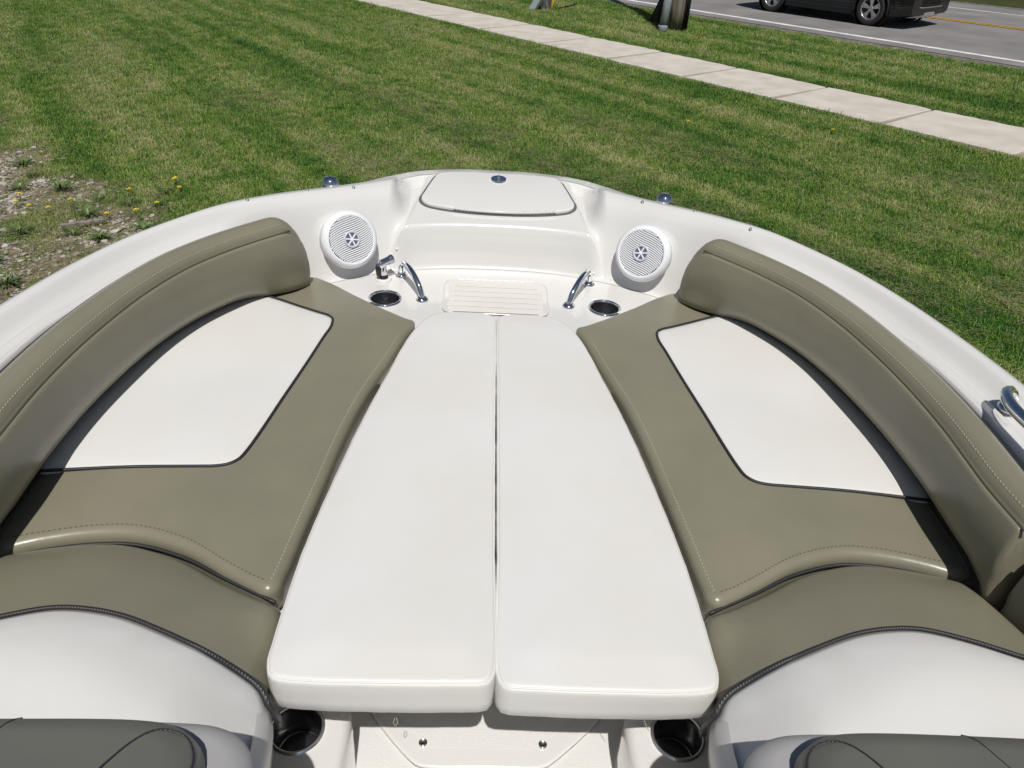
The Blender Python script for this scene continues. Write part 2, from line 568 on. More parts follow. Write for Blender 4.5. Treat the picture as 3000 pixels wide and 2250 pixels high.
_s = np.concatenate([[0], np.cumsum(np.linalg.norm(np.diff(ST[:, 2:], axis=0), axis=1))])
_pick = [0]
for _i in range(1, len(ST)):
    if _s[_i] - _s[_pick[-1]] >= (.0042 if _s[_i] < .75 else .014): _pick.append(_i)
ST = ST[_pick]
wallP = np.array([(0, .37), (.03, .3705), (.08, .379), (.14, .41), (.27, .50), (.38, .572), (.46, .606), (.56, .627), (.66, .634), (.8, .629), (.93, .607), (1, .585)])
sideP = np.array([(0, .33), (.02, .45), (.05, .565), (.09, .596), (.2, .592), (.33, .586), (.48, .604), (.62, .630), (.72, .634), (.82, .629), (.93, .606), (1, .585)])
UU = np.linspace(0, 1, 71)


def prof(P):
    uu = np.linspace(-.2, 1.2, 561)
    z = np.interp(uu, P[:, 0], P[:, 1], left=P[0, 1], right=P[-1, 1] - .0)
    k = np.exp(-.5 * (np.arange(-24, 25) / 9.) ** 2); k /= k.sum()
    zs = np.convolve(np.pad(z, 24, mode='edge'), k, 'valid')
    return np.interp(UU, uu, zs)


zw, zs_ = prof(wallP), prof(sideP)
LV = []
for w0, w1, a0, a1 in ST:
    P = np.outer(1 - UU, (w0, w1)) + np.outer(UU, (a0, a1))
    L = math.hypot(a0 - w0, a1 - w1)
    ts = float(smooth(2.07, 1.97, w1))
    z = zw * (1 - ts) + zs_ * ts
    z = z + .013 * float(smooth(1.62, 1.38, w1)) * (1 - smooth(.33, .41, UU))
    e = UU * L
    zl = .37 + .141 * smooth(.004, .034, e) + .20 * np.maximum(e - .032, 0)
    zl = zl - .004 * smooth(.93, 1.0, UU)
    X = np.abs(P[:, 0])
    wp = .283 - .16 * np.clip(P[:, 1] - 2.31, 0, .4)
    zl = zl - .020 * smooth(wp, wp + .016, X) * smooth(.03, .06, e) * smooth(1.0, .9, UU)
    z = z - .030 * np.clip((z - .46) / .17, 0, 1) * smooth(.80, .33, X)
    t = smooth(.288, .350, X)
    if w1 < 2.1: t = np.ones_like(t)
    z = zl * (1 - t) + z * t
    LV.append(np.column_stack([P, z]))
nu, nst = len(UU), len(ST)
LVr = np.concatenate(LV)
LF = [(i * nu + k, i * nu + k + 1, (i + 1) * nu + k + 1, (i + 1) * nu + k) for i in range(nst - 1) for k in range(nu - 1)]
LVl = LVr * np.array([-1, 1, 1]); LFl = [tuple(reversed(q)) for q in LF]
allV = np.concatenate([LVr, LVl]); allF = [tuple(reversed(q)) for q in LF] + [tuple(reversed([i + len(LVr) for i in q])) for q in LFl]
# weld centre line
lv = allV.copy()
for k in range(nu): allF = allF
remap = np.arange(len(lv)); remap[len(LVr):len(LVr) + nu] = np.arange(nu)
allF = [tuple(remap[i] for i in q) for q in allF]
obj('deck_moulding', (lv, allF), M['gel'], boat)


def liner_z(x, y):
    """nearest liner vertex height"""
    d = (LVr[:, 0] - abs(x)) ** 2 + (LVr[:, 1] - y) ** 2
    return LVr[np.argmin(d)]


# ---- outer hull under the gunwale
HP = [(0, .583), (.003, .57), (.002, .535), (-.006, .525), (-.03, .38), (-.10, .05), (-.16, -.12), (-.45, -.36)]
HV, hn = [], len(HP)
for (w0, w1, a0, a1) in ST[::3]:
    o = np.array([a0 - w0, a1 - w1]); o /= np.linalg.norm(o)
    for k, (dn, z) in enumerate(HP):
        p = np.array([a0, a1]) + o * dn
        if p[0] < 0: p[0] = 0
        zz = z if w1 < 1.2 else z
        HV.append((p[0], p[1], zz))
m_ = len(ST[::3])
HF = [(i * hn + k, (i + 1) * hn + k, (i + 1) * hn + k + 1, i * hn + k + 1) for i in range(m_ - 1) for k in range(hn - 1)]
HVa = np.array(HV)
hull = obj('hull', join((HVa, [tuple(reversed(q)) for q in HF]), (HVa * np.array([-1, 1, 1]), HF)), M['hull'], boat)
keel = [tuple(HVa[i * hn + hn - 1]) for i in range(m_)]
kv = np.array(keel + [(-x, y, z) for x, y, z in keel[::-1]])
kc = np.array([0, .2, -.42])
obj('hull_bottom', (np.concatenate([kv, [kc]]), [(i, (i + 1) % len(kv), len(kv)) for i in range(len(kv))]), M['hull'], boat)
rr = [np.array([a0, a1]) + (np.array([a0 - w0, a1 - w1]) / math.hypot(a0 - w0, a1 - w1)) * .016 for (w0, w1, a0, a1) in ST[::4]]
rr3 = [(p[0] * .993, p[1] - .012, .500) for p in rr]
obj('rub_rail', tube([(-x, y, z) for x, y, z in rr3[::-1]] + rr3[1:], .016, 8), M['rubrail'], boat)

# ---- bow deck with openings for the cups
cupsF = [(.325, 2.085)]
deck_out = [(w0 + .0, w1 + .0) for (w0, w1, a0, a1) in ST if w1 > 1.80]
deck_out = [(x, y) for x, y in deck_out][::2]
dk = deck_out + [(.70, 1.60), (0, 1.60)]
dk = np.array(dk + [(-x, y) for x, y in dk[::-1] if x > 1e-6])
V2, F2 = region(ccw(dk), [(.332, 2.055, .043), (-.332, 2.055, .043)], .08)
obj('bow_deck', (np.column_stack([V2, np.full(len(V2), .3693)]), F2), M['gel'], boat)


def cup(parent, x, y, z, r=.0435, depth=.085):
    h = empty('cup_holder', (x, y, z), parent)
    obj('cup', lathe([(r * 1.0, .001), (r, -.012), (r * .985, -depth * .55), (r * .95, -depth * .6), (r * .94, -depth), (0, -depth)], 40), M['steel'], h, auto=40)
    obj('mat', lathe([(r * .90, -depth + .001), (r * .88, -depth + .004), (0, -depth + .004)], 32), M['black_plastic'], h)
    obj('rim', lathe([(r * .99, -.004), (r * 1.0, .0025), (r * 1.05, .0045), (r * 1.13, .004), (r * 1.18, .0005), (r * 1.18, -.003)], 48), M['chrome'], h)
    return h


for sd in (1, -1): cup(boat, sd * .332, 2.055, .3695)

# ---- step hatch with planked non-skid top and hinge
st = empty('step_hatch', (0, 2.09, .3695), boat)
rp = lambda x0, x1, y0, y1, r: [(x0 + r * .3, y0 + r * .3), (x0 + r, y0), ((x0 + x1) / 2, y0), (x1 - r, y0), (x1 - r * .3, y0 + r * .3), (x1, y0 + r), (x1, (y0 + y1) / 2), (x1, y1 - r), (x1 - r * .3, y1 - r * .3), (x1 - r, y1), ((x0 + x1) / 2, y1), (x0 + r, y1), (x0 + r * .3, y1 - r * .3), (x0, y1 - r), (x0, (y0 + y1) / 2), (x0, y0 + r)]
c0 = lambda x, y: np.zeros_like(x)
obj('panel', pillow(rp(-.159, .159, -.115, .098, .03), lambda x, y: np.full_like(x, .008), -.004, r=.004, crown=0, res=.05, ds=.008), M['gel'], st)
obj('joint_bed', box(-.126, .126, -.112, .072, .006, .0092), M['joint'], st, smooth=False)
for k in range(6):
    y0 = -.110 + k * .0318
    w = .1425 if k < 5 else .128
    obj('plank', bbox_bevel(-w, w, y0, y0 + .0280, .0065, .0112, .0008), M['nonskid'], st, smooth=False)
obj('hinge', join(*[box(-.12 + i * .024, -.12 + i * .024 + .022, .088, .1, .008, .0115 + .0008 * (i % 2)) for i in range(10)]), M['hinge'], st, smooth=False)

# ---- anchor locker lid
lz = lambda x, y: .511 + .20 * (np.asarray(y) - np.interp(np.abs(x), [0, .1, .2, .28], [2.285, 2.282, 2.27, 2.25]) - .032)
lid = empty('anchor_locker_lid', (0, 0, 0), boat)
lid_o = [(0, 2.376), (.10, 2.379), (.19, 2.389), (.235, 2.402), (.252, 2.425), (.243, 2.47), (.225, 2.535), (.21, 2.578), (.195, 2.592), (.1, 2.606), (0, 2.609)]
lid_o = lid_o + [(-x, y) for x, y in lid_o[-2:0:-1]]
obj('panel', pillow(lid_o, lambda x, y: lz(x, y) + .012, lambda x, y: lz(x, y) - .01, r=.005, crown=.005, res=.025, ds=.01), M['gel'], lid)
gap_o = ccw(spline(lid_o, ds=.01, closed=True))
gout = inset(gap_o, -.009); gin = inset(gap_o, .008); ng = len(gap_o)
obj('lid_gap_shade', (np.concatenate([np.column_stack([gout, lz(gout[:, 0], gout[:, 1]) + .0018]), np.column_stack([gin, lz(gin[:, 0], gin[:, 1]) + .0022])]), [(k, (k + 1) % ng, ng + (k + 1) % ng, ng + k) for k in range(ng)]), M['lid_gap_shade'], lid)  # dark ring added to paint the shadowed gap round the lid
hx = np.linspace(-.145, .19, 29)
hv = []
for i in range(28):
    xa, xb = hx[i], hx[i + 1] - .0015
    ym = 2.3765 + .42 * ((xa + xb) / 2) ** 2 - .003
    b_, f_ = box(xa, xb, ym - .006, ym + .004, 0, .003 + .001 * (i % 2))
    b_[:, 2] += lz(b_[:, 0], b_[:, 1]) + .0105
    hv.append((b_, f_))
obj('hinge', join(*hv), M['hinge'], lid, smooth=False)
la = empty('latch', (0, 2.563, float(lz(0, 2.563)) + .0165), lid)
obj('escutcheon', lathe([(.027, -.003), (.0265, .002), (.024, .0035), (.019, .0028), (.0, .0025)], 40), M['chrome'], la)
obj('thumb_turn', join(bbox_bevel(-.004, .004, -.013, .013, .0025, .009, .002), lathe([(.007, .002), (.0068, .006), (0, .007)], 16)), M['chrome'], la, smooth=False)


# ---- loudspeakers on the bow walls
def speaker(sd):
    c = Vector((sd * .457, 2.199, .490))
    n = Vector((-sd * .50, -.80, .40)).normalized()
    up = (Vector((0, 0, 1)) - n * n.z).normalized()
    rt = up.cross(n)
    mw = Matrix((rt, up, n)).transposed().to_4x4(); mw.translation = c
    h = empty('loudspeaker', parent=boat); h.matrix_local = mw
    R = .0885
    obj('rim', lathe([(R * .93, -.06), (R * .96, .0), (R, .004), (R * .995, .013), (R * .95, .022), (R * .86, .0285), (R * .80, .030), (R * .785, .026)], 56), M['plastic_white'], h)
    obj('grille_back', lathe([(0, .0225), (R * .8, .0235)], 40), M['cone'], h)
    V, F = [], []
    N = 27
    for i in range(N):
        b0 = (i - (N - 1) / 2) * .0062
        a = np.linspace(-.075, .075, 45)
        bb = b0 - sd * .16 * a - sd * 38. * a ** 3
        ok = a ** 2 + bb ** 2 < (R * .80) ** 2
        idx = np.where(ok)[0]
        if len(idx) < 4: continue
        a, bb = a[idx], bb[idx]
        k = len(V); m = len(a)
        for (dy, dz) in ((-.0023, .0238), (-.0017, .0290), (.0017, .0290), (.0023, .0238)):
            V += [(p, q + dy, dz + .0015 * (1 - (p * p + q * q) / R ** 2)) for p, q in zip(a, bb)]
        for j in range(3):
            F += [(k + j * m + t, k + j * m + t + 1, k + (j + 1) * m + t + 1, k + (j + 1) * m + t) for t in range(m - 1)]
    tag(obj('grille_slats', (np.array(V), F), M['plastic_white'], h, smooth=False), kind='stuff')
    cap = obj('centre_cap', lathe([(.0255, .026), (.0258, .033), (.0235, .0355), (.0205, .0345), (.019, .0315)], 40), M['plastic_pale'], h)
    sp = [lathe([(.0045, .031), (.0045, .0345), (0, .035)], 14), lathe([(0, .0308), (.02, .0308)], 24)]
    obj('cap_recess', sp[1], M['cone'], cap)
    spk = [sp[0]]
    for q in range(6):
        b_, f_ = bbox_bevel(.002, .0205, -.0022, .0022, .0305, .0342, .0008)
        A = q * math.pi / 3 + .25 * sd
        spk.append((np.stack([b_[:, 0] * math.cos(A) - b_[:, 1] * math.sin(A), b_[:, 0] * math.sin(A) + b_[:, 1] * math.cos(A), b_[:, 2]], 1), f_))
    obj('spokes', join(*spk), M['plastic_white'], cap, smooth=False)


speaker(-1); speaker(1)


# ---- grab handles on the bow deck
def deck_handle(sd):
    h = empty('grab_handle', (sd * .26, 2.13, .37), boat)
    pts = np.array([(.299, 2.212, .368), (.2985, 2.208, .396), (.294, 2.194, .419), (.283, 2.166, .433), (.263, 2.128, .433), (.243, 2.092, .420), (.2285, 2.069, .399), (.2225, 2.059, .381), (.2215, 2.057, .368)])
    off = np.array([.26, 2.13, .37])
    P = spline(pts, n=40) - off
    rad = np.interp(np.linspace(0, 1, 40), [0, .15, .5, .85, 1], [.0086, .0098, .0102, .0096, .0086])
    obj('bar', tube(P, rad, 16), M['chrome'], h, side=sd)
    for p in (pts[0], pts[-1]):
        f = lathe([(0.020, .0), (.020, .003), (.018, .007), (.012, .010)], 28)
        obj('foot', (f[0] + (p - off) * np.array([1, 1, 0]) + np.array([0, 0, -.0005]), f[1]), M['chrome'], h, side=sd)


deck_handle(-1); deck_handle(1)

# ---- rinse nozzle on the port side
nz = empty('rinse_nozzle', (-.352, 2.178, .3695), boat)
obj('base_ring', lathe([(.025, 0), (.0245, .004), (.022, .0065), (.014, .0075), (0, .0075)], 36), M['vinyl_white'], nz)
obj('collar', lathe([(.0145, .006), (.0155, .010), (.0150, .016), (.0125, .019), (.0125, .022)], 28), M['black_plastic'], nz)
obj('body', lathe([(.0125, .020), (.0132, .026), (.0128, .045), (.012, .058), (.0, .060)], 28), M['chrome'], nz)
ax = spline([(-.012, -.012, .055), (.004, .002, .059), (.022, .018, .063), (.027, .022, .064)], n=14)
obj('spout', tube(ax, np.interp(np.linspace(0, 1, 14), [0, .1, .75, .8, 1], [.010, .0135, .0135, .0155, .0155]), 20), M['chrome'], nz)
obj('trigger', tube(spline([(-.013, -.012, .056), (-.0145, -.013, .042), (-.012, -.011, .020)], n=8), .0075, 10), M['black_plastic'], nz)


# ---- chrome bow fittings, cover snaps and wall rivets
def dome(name, x, y, z, r, h, parent, m='chrome'):
    o = empty(name, (x, y, z), parent)
    obj('flange', lathe([(r * 1.25, -.004), (r * 1.25, .003), (r * .9, .006)], 28), M[m], o)
    obj('cap', lathe([(r * .85, .0), (r * .95, h * .25), (r, h * .5), (r * .90, h * .75), (r * .55, h * .95), (0, h)], 28), M[m], o)


for sd in (1, -1):
    p = liner_z(.533, 2.366)
    dome('bow_fitting', sd * .533, 2.366, p[2] - .004, .028, .056, boat)
for x, y in ((-.724, 2.124), (-.581, 2.253), (-.455, 2.33), (.60, 2.235), (.735, 2.10), (.455, 2.33)):
    p = liner_z(x, y)
    obj('snap_fastener', lathe([(.0055, -.002), (.0052, .002), (.0032, .003), (.0034, .0052), (.0026, .006), (0, .006)], 14, Matrix.Translation((x, y, p[2]))), M['galv'], boat)
for x, y, z in ((-.352, 2.262, .455), (-.318, 2.262, .44), (.375, 2.235, .46), (.315, 2.25, .405)):
    p = liner_z(x, y)
    obj('rivet', lathe([(.004, -.002), (.0036, .0015), (0, .0025)], 12, Matrix.Translation((x, y, p[2])) @ Matrix.Rotation(RAD(60), 4, 'X')), M['plastic_white'], boat)


# ---- gunwale grab rails by the windscreen
def rail(sd):
    h = empty('gunwale_rail', (sd * 1.05, .95, .64), boat)
    off = np.array([1.05, .95, .64])
    pts = [(1.052, 1.262, .606), (1.050, 1.265, .630), (1.034, 1.262, .648), (1.008, 1.238, .656), (.992, 1.19, .660), (.992, 1.09, .664), (1.0, .9, .668), (1.01, .70, .668), (1.025, .64, .66), (1.047, .60, .645), (1.052, .595, .606)]
    obj('bar', tube(spline(pts, n=60) - off, .0122, 16), M['chrome'], h, side=sd)
    for p in (pts[0], pts[-1]):
        f = lathe([(.024, 0), (.024, .003), (.02, .007), (.012, .010)], 28)
        obj('foot', (f[0] + np.array([p[0], p[1], liner_z(p[0], p[1])[2]]) - off, f[1]), M['chrome'], h, side=sd)


rail(1); rail(-1)

# ---- floor with hatch, consoles with cups, seat bases
fo = ccw(np.array([(-.45, -1.4), (.45, -1.4), (.45, 1.75), (-.45, 1.75)]))
floor_o = obj('cockpit_floor', (np.column_stack([fo, np.zeros(4)]), [(0, 1, 2, 3)]), M['floor'], boat, smooth=False)
hatch_o = [(-.243, 1.30), (-.243, .94), (-.236, .925), (-.15, .83), (-.13, .818), (0, .816), (.11, .818), (.132, .83), (.236, .925), (.243, .94), (.243, 1.30), (.0, 1.32)]
ha = empty('floor_hatch', (0, 0, .0), boat)
obj('lip', pillow(hatch_o, lambda x, y: np.full_like(x, .012), -.002, r=.006, crown=0, res=.08, ds=.012), M['gel'], ha)
hi_ = inset(ccw(spline(hatch_o, ds=.012, closed=True)), .040)
obj('panel', (np.column_stack([region(hi_, (), .05)[0], np.full(len(region(hi_, (), .05)[0]), .0133)]), region(hi_, (), .05)[1]), M['floor'], ha)
for x in (-.127, .113):
    obj('screw', lathe([(.0085, .012), (.0085, .0155), (.0065, .0170), (.004, .0155), (.0, .0152)], 20, Matrix.Translation((x, .864, .0005))), M['steel'], ha, auto=30)

for sd in (1, -1):
    c = empty('console', (0, 0, 0), boat)
    obj('shell', pillow([(.263, .855), (.262, .6), (.262, .2), (.262, -.3), (.6, -.3), (.6, .3), (.6, .86), (.45, .875), (.3, .872)], lambda x, y: np.full_like(x, .16), -.003, r=.022, crown=0, res=.04, ds=.02, holes=[(.349, .80, .0435)]), M['gel'], c, side=sd)
    cup(c, sd * .349, .80, .1602, r=.0435, depth=.075)
    inner = [(.175, 1.80), (.215, 1.68), (.262, 1.5), (.29, 1.33), (.305, 1.16), (.322, .95), (.328, .905)]
    outer = [(.93, 1.0), (.92, 1.2), (.90, 1.42), (.85, 1.62), (.77, 1.78)]
    obj('seat_base', pillow(inner + [(.5, .885), (.75, .89), (.92, .9)] + outer, lambda x, y: np.full_like(x, .334), -.003, r=.02, crown=0, res=.09, ds=.03), M['gel'], boat, side=sd)
    obj('side_liner', join(box(.6, .938, -1.4, .9, -.003, .16)), M['gel'], boat, side=sd, smooth=False)


# ---- dashboard pods at the two consoles
def dash(sd):
    d = empty('dashboard', (0, .012, 0), boat)
    side_name = 1 if sd > 0 else -1
    ro = [(.286, .40), (.287, .47), (.298, .497), (.318, .516), (.345, .5265), (.40, .531), (.55, .527), (.8, .515), (.92, .50), (.935, .3), (.93, .0), (.6, -.02), (.30, -.02), (.286, .2)]
    obj('moulding', pillow(ro, lambda x, y: .615 + .02 * smooth(.52, .40, y), .158, r=.03, crown=.004, res=.05, ds=.012), M['vinyl_grey'], d, side=sd)
    po = [(.328, .36), (.330, .445), (.340, .473), (.358, .489), (.382, .500), (.42, .505), (.55, .504), (.7, .498), (.9, .486), (.915, .3), (.90, .08), (.6, .06), (.34, .06), (.328, .2)]
    zp = lambda x, y: .668 + .045 * smooth(.52, .30, y)
    p = obj('pad', pillow(po, zp, .60, r=.040, crown=.004, cl=.05, res=.04, ds=.012, seam=.0), M['vinyl_dark'], d, side=sd)
    # sewn end panel: a raised seam arching over the inboard end, and a cross seam further out
    arc = spline([(.333, .40), (.338, .452), (.354, .474), (.378, .478), (.398, .462), (.414, .43), (.428, .38), (.44, .30)], n=40)
    dd = dist_poly(arc, ccw(spline(po, ds=.012, closed=True)))
    za = zp(arc[:, 0], arc[:, 1]) - .040 * (1 - np.sqrt(np.clip(1 - (1 - np.clip(dd / .040, 0, 1)) ** 2, 0, 1))) + .004 * (1 - np.exp(-np.maximum(dd - .04, 0) / .05))
    obj('end_seam', tube(np.column_stack([arc, za - .0004]), .0016, 6), M['piping'], p, side=sd)
    cr = spline([(.545, .498), (.550, .47), (.562, .42), (.57, .30)], n=24)
    dd = dist_poly(cr, ccw(spline(po, ds=.012, closed=True)))
    zc = zp(cr[:, 0], cr[:, 1]) - .040 * (1 - np.sqrt(np.clip(1 - (1 - np.clip(dd / .040, 0, 1)) ** 2, 0, 1))) + .004 * (1 - np.exp(-np.maximum(dd - .04, 0) / .05))
    obj('cross_seam', tube(np.column_stack([cr, zc - .0006]), .0012, 6), M['piping'], p, side=sd)


dash(1); dash(-1)


# ================================================================ loose upholstery: every cushion is its own thing
def bthing(name, base, label, cat, group=None):
    o = empty(name, mw=BOAT @ Matrix.Translation(base))
    tag(o, label, cat, group)
    o['_b'] = base
    return o


def bo(name, data, m, root, side=1, base=None, **kw):
    b = np.array(base if base is not None else root['_b'])
    v = np.asarray(data[0], float)
    if side < 0:
        v = v * np.array([-1, 1, 1]); f = [tuple(reversed(q)) for q in data[1]]
    else: f = data[1]
    return obj(name, (v - b, f), m, root, **kw)


WHERE = {1: 'right', -1: 'left'}

# ---- bow seat cushions
F_in = [(.226, 1.868), (.246, 1.78), (.269, 1.68), (.310, 1.506), (.337, 1.345), (.354, 1.177), (.370, 1.02), (.378, .95), (.383, .918)]
I_aft = [(.400, .906), (.43, .918), (.482, .946), (.573, .998), (.67, 1.026), (.745, 1.024), (.83, 1.005), (.90, .982)]
S_out = [(.915, 1.0), (.925, 1.2), (.905, 1.42), (.86, 1.62), (.79, 1.79), (.70, 1.93), (.63, 2.03), (.575, 2.10), (.55, 2.112)]
S_front = [(.50, 2.085), (.40, 2.0), (.30, 1.917), (.245, 1.878)]
seat_poly = F_in + I_aft + S_out + S_front


def seat_z(x, y):
    x = np.asarray(x, float)
    return .4085 + .0022 * np.sin(7 * x + 3 * y) + .0015 * np.sin(17 * y + 5 * x)


ins_poly = [(.708, 1.975), (.62, 1.94), (.550, 1.900), (.490, 1.866), (.462, 1.851), (.447, 1.835), (.443, 1.812), (.443, 1.785), (.452, 1.735), (.471, 1.61), (.492, 1.466), (.511, 1.343), (.527, 1.262), (.535, 1.238), (.551, 1.222), (.575, 1.214), (.61, 1.211), (.74, 1.203), (.86, 1.19), (.915, 1.183), (.925, 1.25), (.918, 1.4), (.885, 1.58), (.83, 1.76), (.77, 1.90)]
for sd in (-1, 1):
    root = bthing('seat_cushion', (sd * .6, 1.5, .334), 'taupe bow seat cushion with black-piped white panel, on the %s side of the boat' % WHERE[sd], 'seat cushion', 'bow seat cushions')
    bo('cushion', pillow(seat_poly, seat_z, .335, r=.019, crown=.009, cl=.05, res=.028, pucker=.0003), M['vinyl_taupe'], root, sd)
    zi = lambda x, y: seat_z(x, y) + .0075
    bo('white_panel', patch(ins_poly, zi, lift=.0035), M['vinyl_white'], root, sd)
    pp = spline(ins_poly[:20], ds=.01)
    bo('piping', tube(np.column_stack([pp, zi(pp[:, 0], pp[:, 1]) + .003]), 0.0034, 8), M['piping'], root, sd)
    # stitched hems along the inner and the rear edge
    O = ccw(spline(seat_poly, ds=.014, closed=True))
    e1 = spline(F_in[1:-1] + [(.381, .93)], ds=.01); e1 = e1 + np.array([.0165, 0]); zz = seat_z(e1[:, 0], e1[:, 1]) + .0008
    bo('side_stitching', dashes(np.column_stack([e1, zz]), .005, .004, .0007), M['thread'], root, sd)
    e2 = spline(I_aft[:-1] + [(.878, .990)], ds=.01)[1:] + np.array([0, .021]); zz = seat_z(e2[:, 0], e2[:, 1]) + .0014
    bo('rear_stitching', dashes(np.column_stack([e2, zz]), .005, .004, .0008), M['thread_dark'], root, sd)

# ---- side backrests: section swept along the curved side
Cpath = [(.874, .905), (.866, 1.02), (.868, 1.1), (.870, 1.2), (.862, 1.34), (.844, 1.47), (.813, 1.61), (.762, 1.745), (.690, 1.858), (.622, 1.938), (.56, 2.005), (.53, 2.04)]
SEC = np.array([(.088, .412), (.060, .420), (.030, .440), (.010, .462), (.001, .485), (-.003, .515), (-.001, .555), (.004, .588), (.0075, .597), (.0150, .5935), (.0160, .6025), (.024, .618), (.042, .6275), (.062, .6275), (.080, .621), (.090, .610), (.093, .598), (.093, .55), (.093, .45), (.092, .413)])


def sweep(path, sec, ds=.016, r0=.05, r1=.10, zb=.405, hump=True):
    P = spline(path, ds=ds)
    T = np.gradient(P, axis=0); T /= np.linalg.norm(T, axis=1)[:, None]
    Nn = np.stack([T[:, 1], -T[:, 0]], 1)
    if (Nn[len(P) // 3][0]) < 0: Nn = -Nn
    s = np.concatenate([[0], np.cumsum(np.linalg.norm(np.diff(P, axis=0), axis=1))]); L = s[-1]
    m = len(sec); nc = .045
    st_ = sorted(set(np.round(np.concatenate([s, L - r1 * (1 - np.cos(np.linspace(0, np.pi / 2, 12))), r0 * (1 - np.cos(np.linspace(0, np.pi / 2, 8)))]), 5)))
    V = []
    for t in st_:
        p = np.array([np.interp(t, s, P[:, k]) for k in range(2)]); n = np.array([np.interp(t, s, Nn[:, k]) for k in range(2)]); n /= np.linalg.norm(n)
        kz = kn = 1.
        if L - t < r1: q = 1 - (L - t) / r1; kz = max(.04, (1 - q ** 2.4) ** (1 / 2.4)); kn = max(.12, (1 - q ** 3.5) ** (1 / 3.5))
        if t < r0: q = 1 - t / r0; kz = min(kz, max(.3, (1 - q ** 3) ** (1 / 3))); kn = min(kn, max(.1, (1 - q ** 2.5) ** (1 / 2.5)))
        uc = float(smooth(.06, .26, L - t)) * float(smooth(-.02, .12, t))
        sx = np.where((np.arange(m) < 5) & (sec[:, 1] < .5), sec[:, 0] * uc + (.004 + .02 * (np.arange(m) == 0)) * (1 - uc), sec[:, 0])
        nn = nc + (sx - nc) * kn
        zz = zb + (sec[:, 1] - zb) * kz
        V.append(np.column_stack([p[0] + n[0] * nn, p[1] + n[1] * nn, zz]))
    k = len(V)
    V = np.concatenate(V)
    F = [(i * m + j, i * m + (j + 1) % m, (i + 1) * m + (j + 1) % m, (i + 1) * m + j) for i in range(k - 1) for j in range(m)]
    F += [tuple(range(m))[::-1], tuple((k - 1) * m + j for j in range(m))]
    return (V, [tuple(reversed(q)) for q in F]), P, Nn


def along(P, Nn, n, z, i0=0, i1=None):
    Q = P + Nn * n
    return np.column_stack([Q, np.full(len(Q), z)])[i0:i1]


for sd in (-1, 1):
    root = bthing('side_backrest', (sd * .87, 1.45, .405), 'curved taupe padded backrest along the %s gunwale of the bow' % WHERE[sd], 'backrest', 'bow side backrests')
    data, P, Nn = sweep(Cpath, SEC, r0=.022)
    bo('pad', data, M['vinyl_taupe'], root, sd)
    k = len(P)
    bo('welt', tube(along(P, Nn, .0955, .6055, 2, k - 4), .0042, 8), M['piping'], root, sd)
    bo('seam', tube(along(P, Nn, .0105, .5975, 0, k - 4), .0026, 6), M['crease_shade'], root, sd)  # dark tube laid in the notch to paint the crease's shade
    bo('stitching', dashes(along(P, Nn, .0235, .6180, 0, k - 5), .0050, .0040, .0008), M['thread'], root, sd)
    # rear corner bolster
    root = bthing('corner_bolster', (sd * .90, .6, .405), 'taupe corner bolster behind the recliner on the %s gunwale' % WHERE[sd], 'bolster', 'corner bolsters')
    data, P2, N2 = sweep([(.908, .40), (.904, .6), (.898, .76), (.892, .85), (.887, .893)], SEC, r0=.03, r1=.055)
    bo('pad', data, M['vinyl_taupe'], root, sd)
    bo('stitching', dashes(along(P2, N2, .0285, .6205, 1, len(P2) - 4), .0055, .0045, .0008), M['thread'], root, sd)

# ---- recliner cushions rising from the seats to the consoles
J = [(.93, .655), (.88, .69), (.803, .728), (.745, .759), (.68, .785), (.63, .788), (.575, .780), (.50, .754), (.445, .732), (.395, .722), (.368, .713), (.350, .700), (.340, .682)]
iy = spline(I_aft, n=60)


def rec_z(x, y):
    x = np.asarray(x, float); y = np.asarray(y, float)
    yc = np.interp(x, iy[:, 0], iy[:, 1]) - .004
    t = np.clip(yc - y, 0, 1)
    return .390 + .30 * t + .028 * (1 - np.exp(-t / .03)) - .04 * smooth(.30, .5, t) + .002 * np.sin(9 * x) - .070 * smooth(.46, .335, x) * smooth(.0, .15, t)


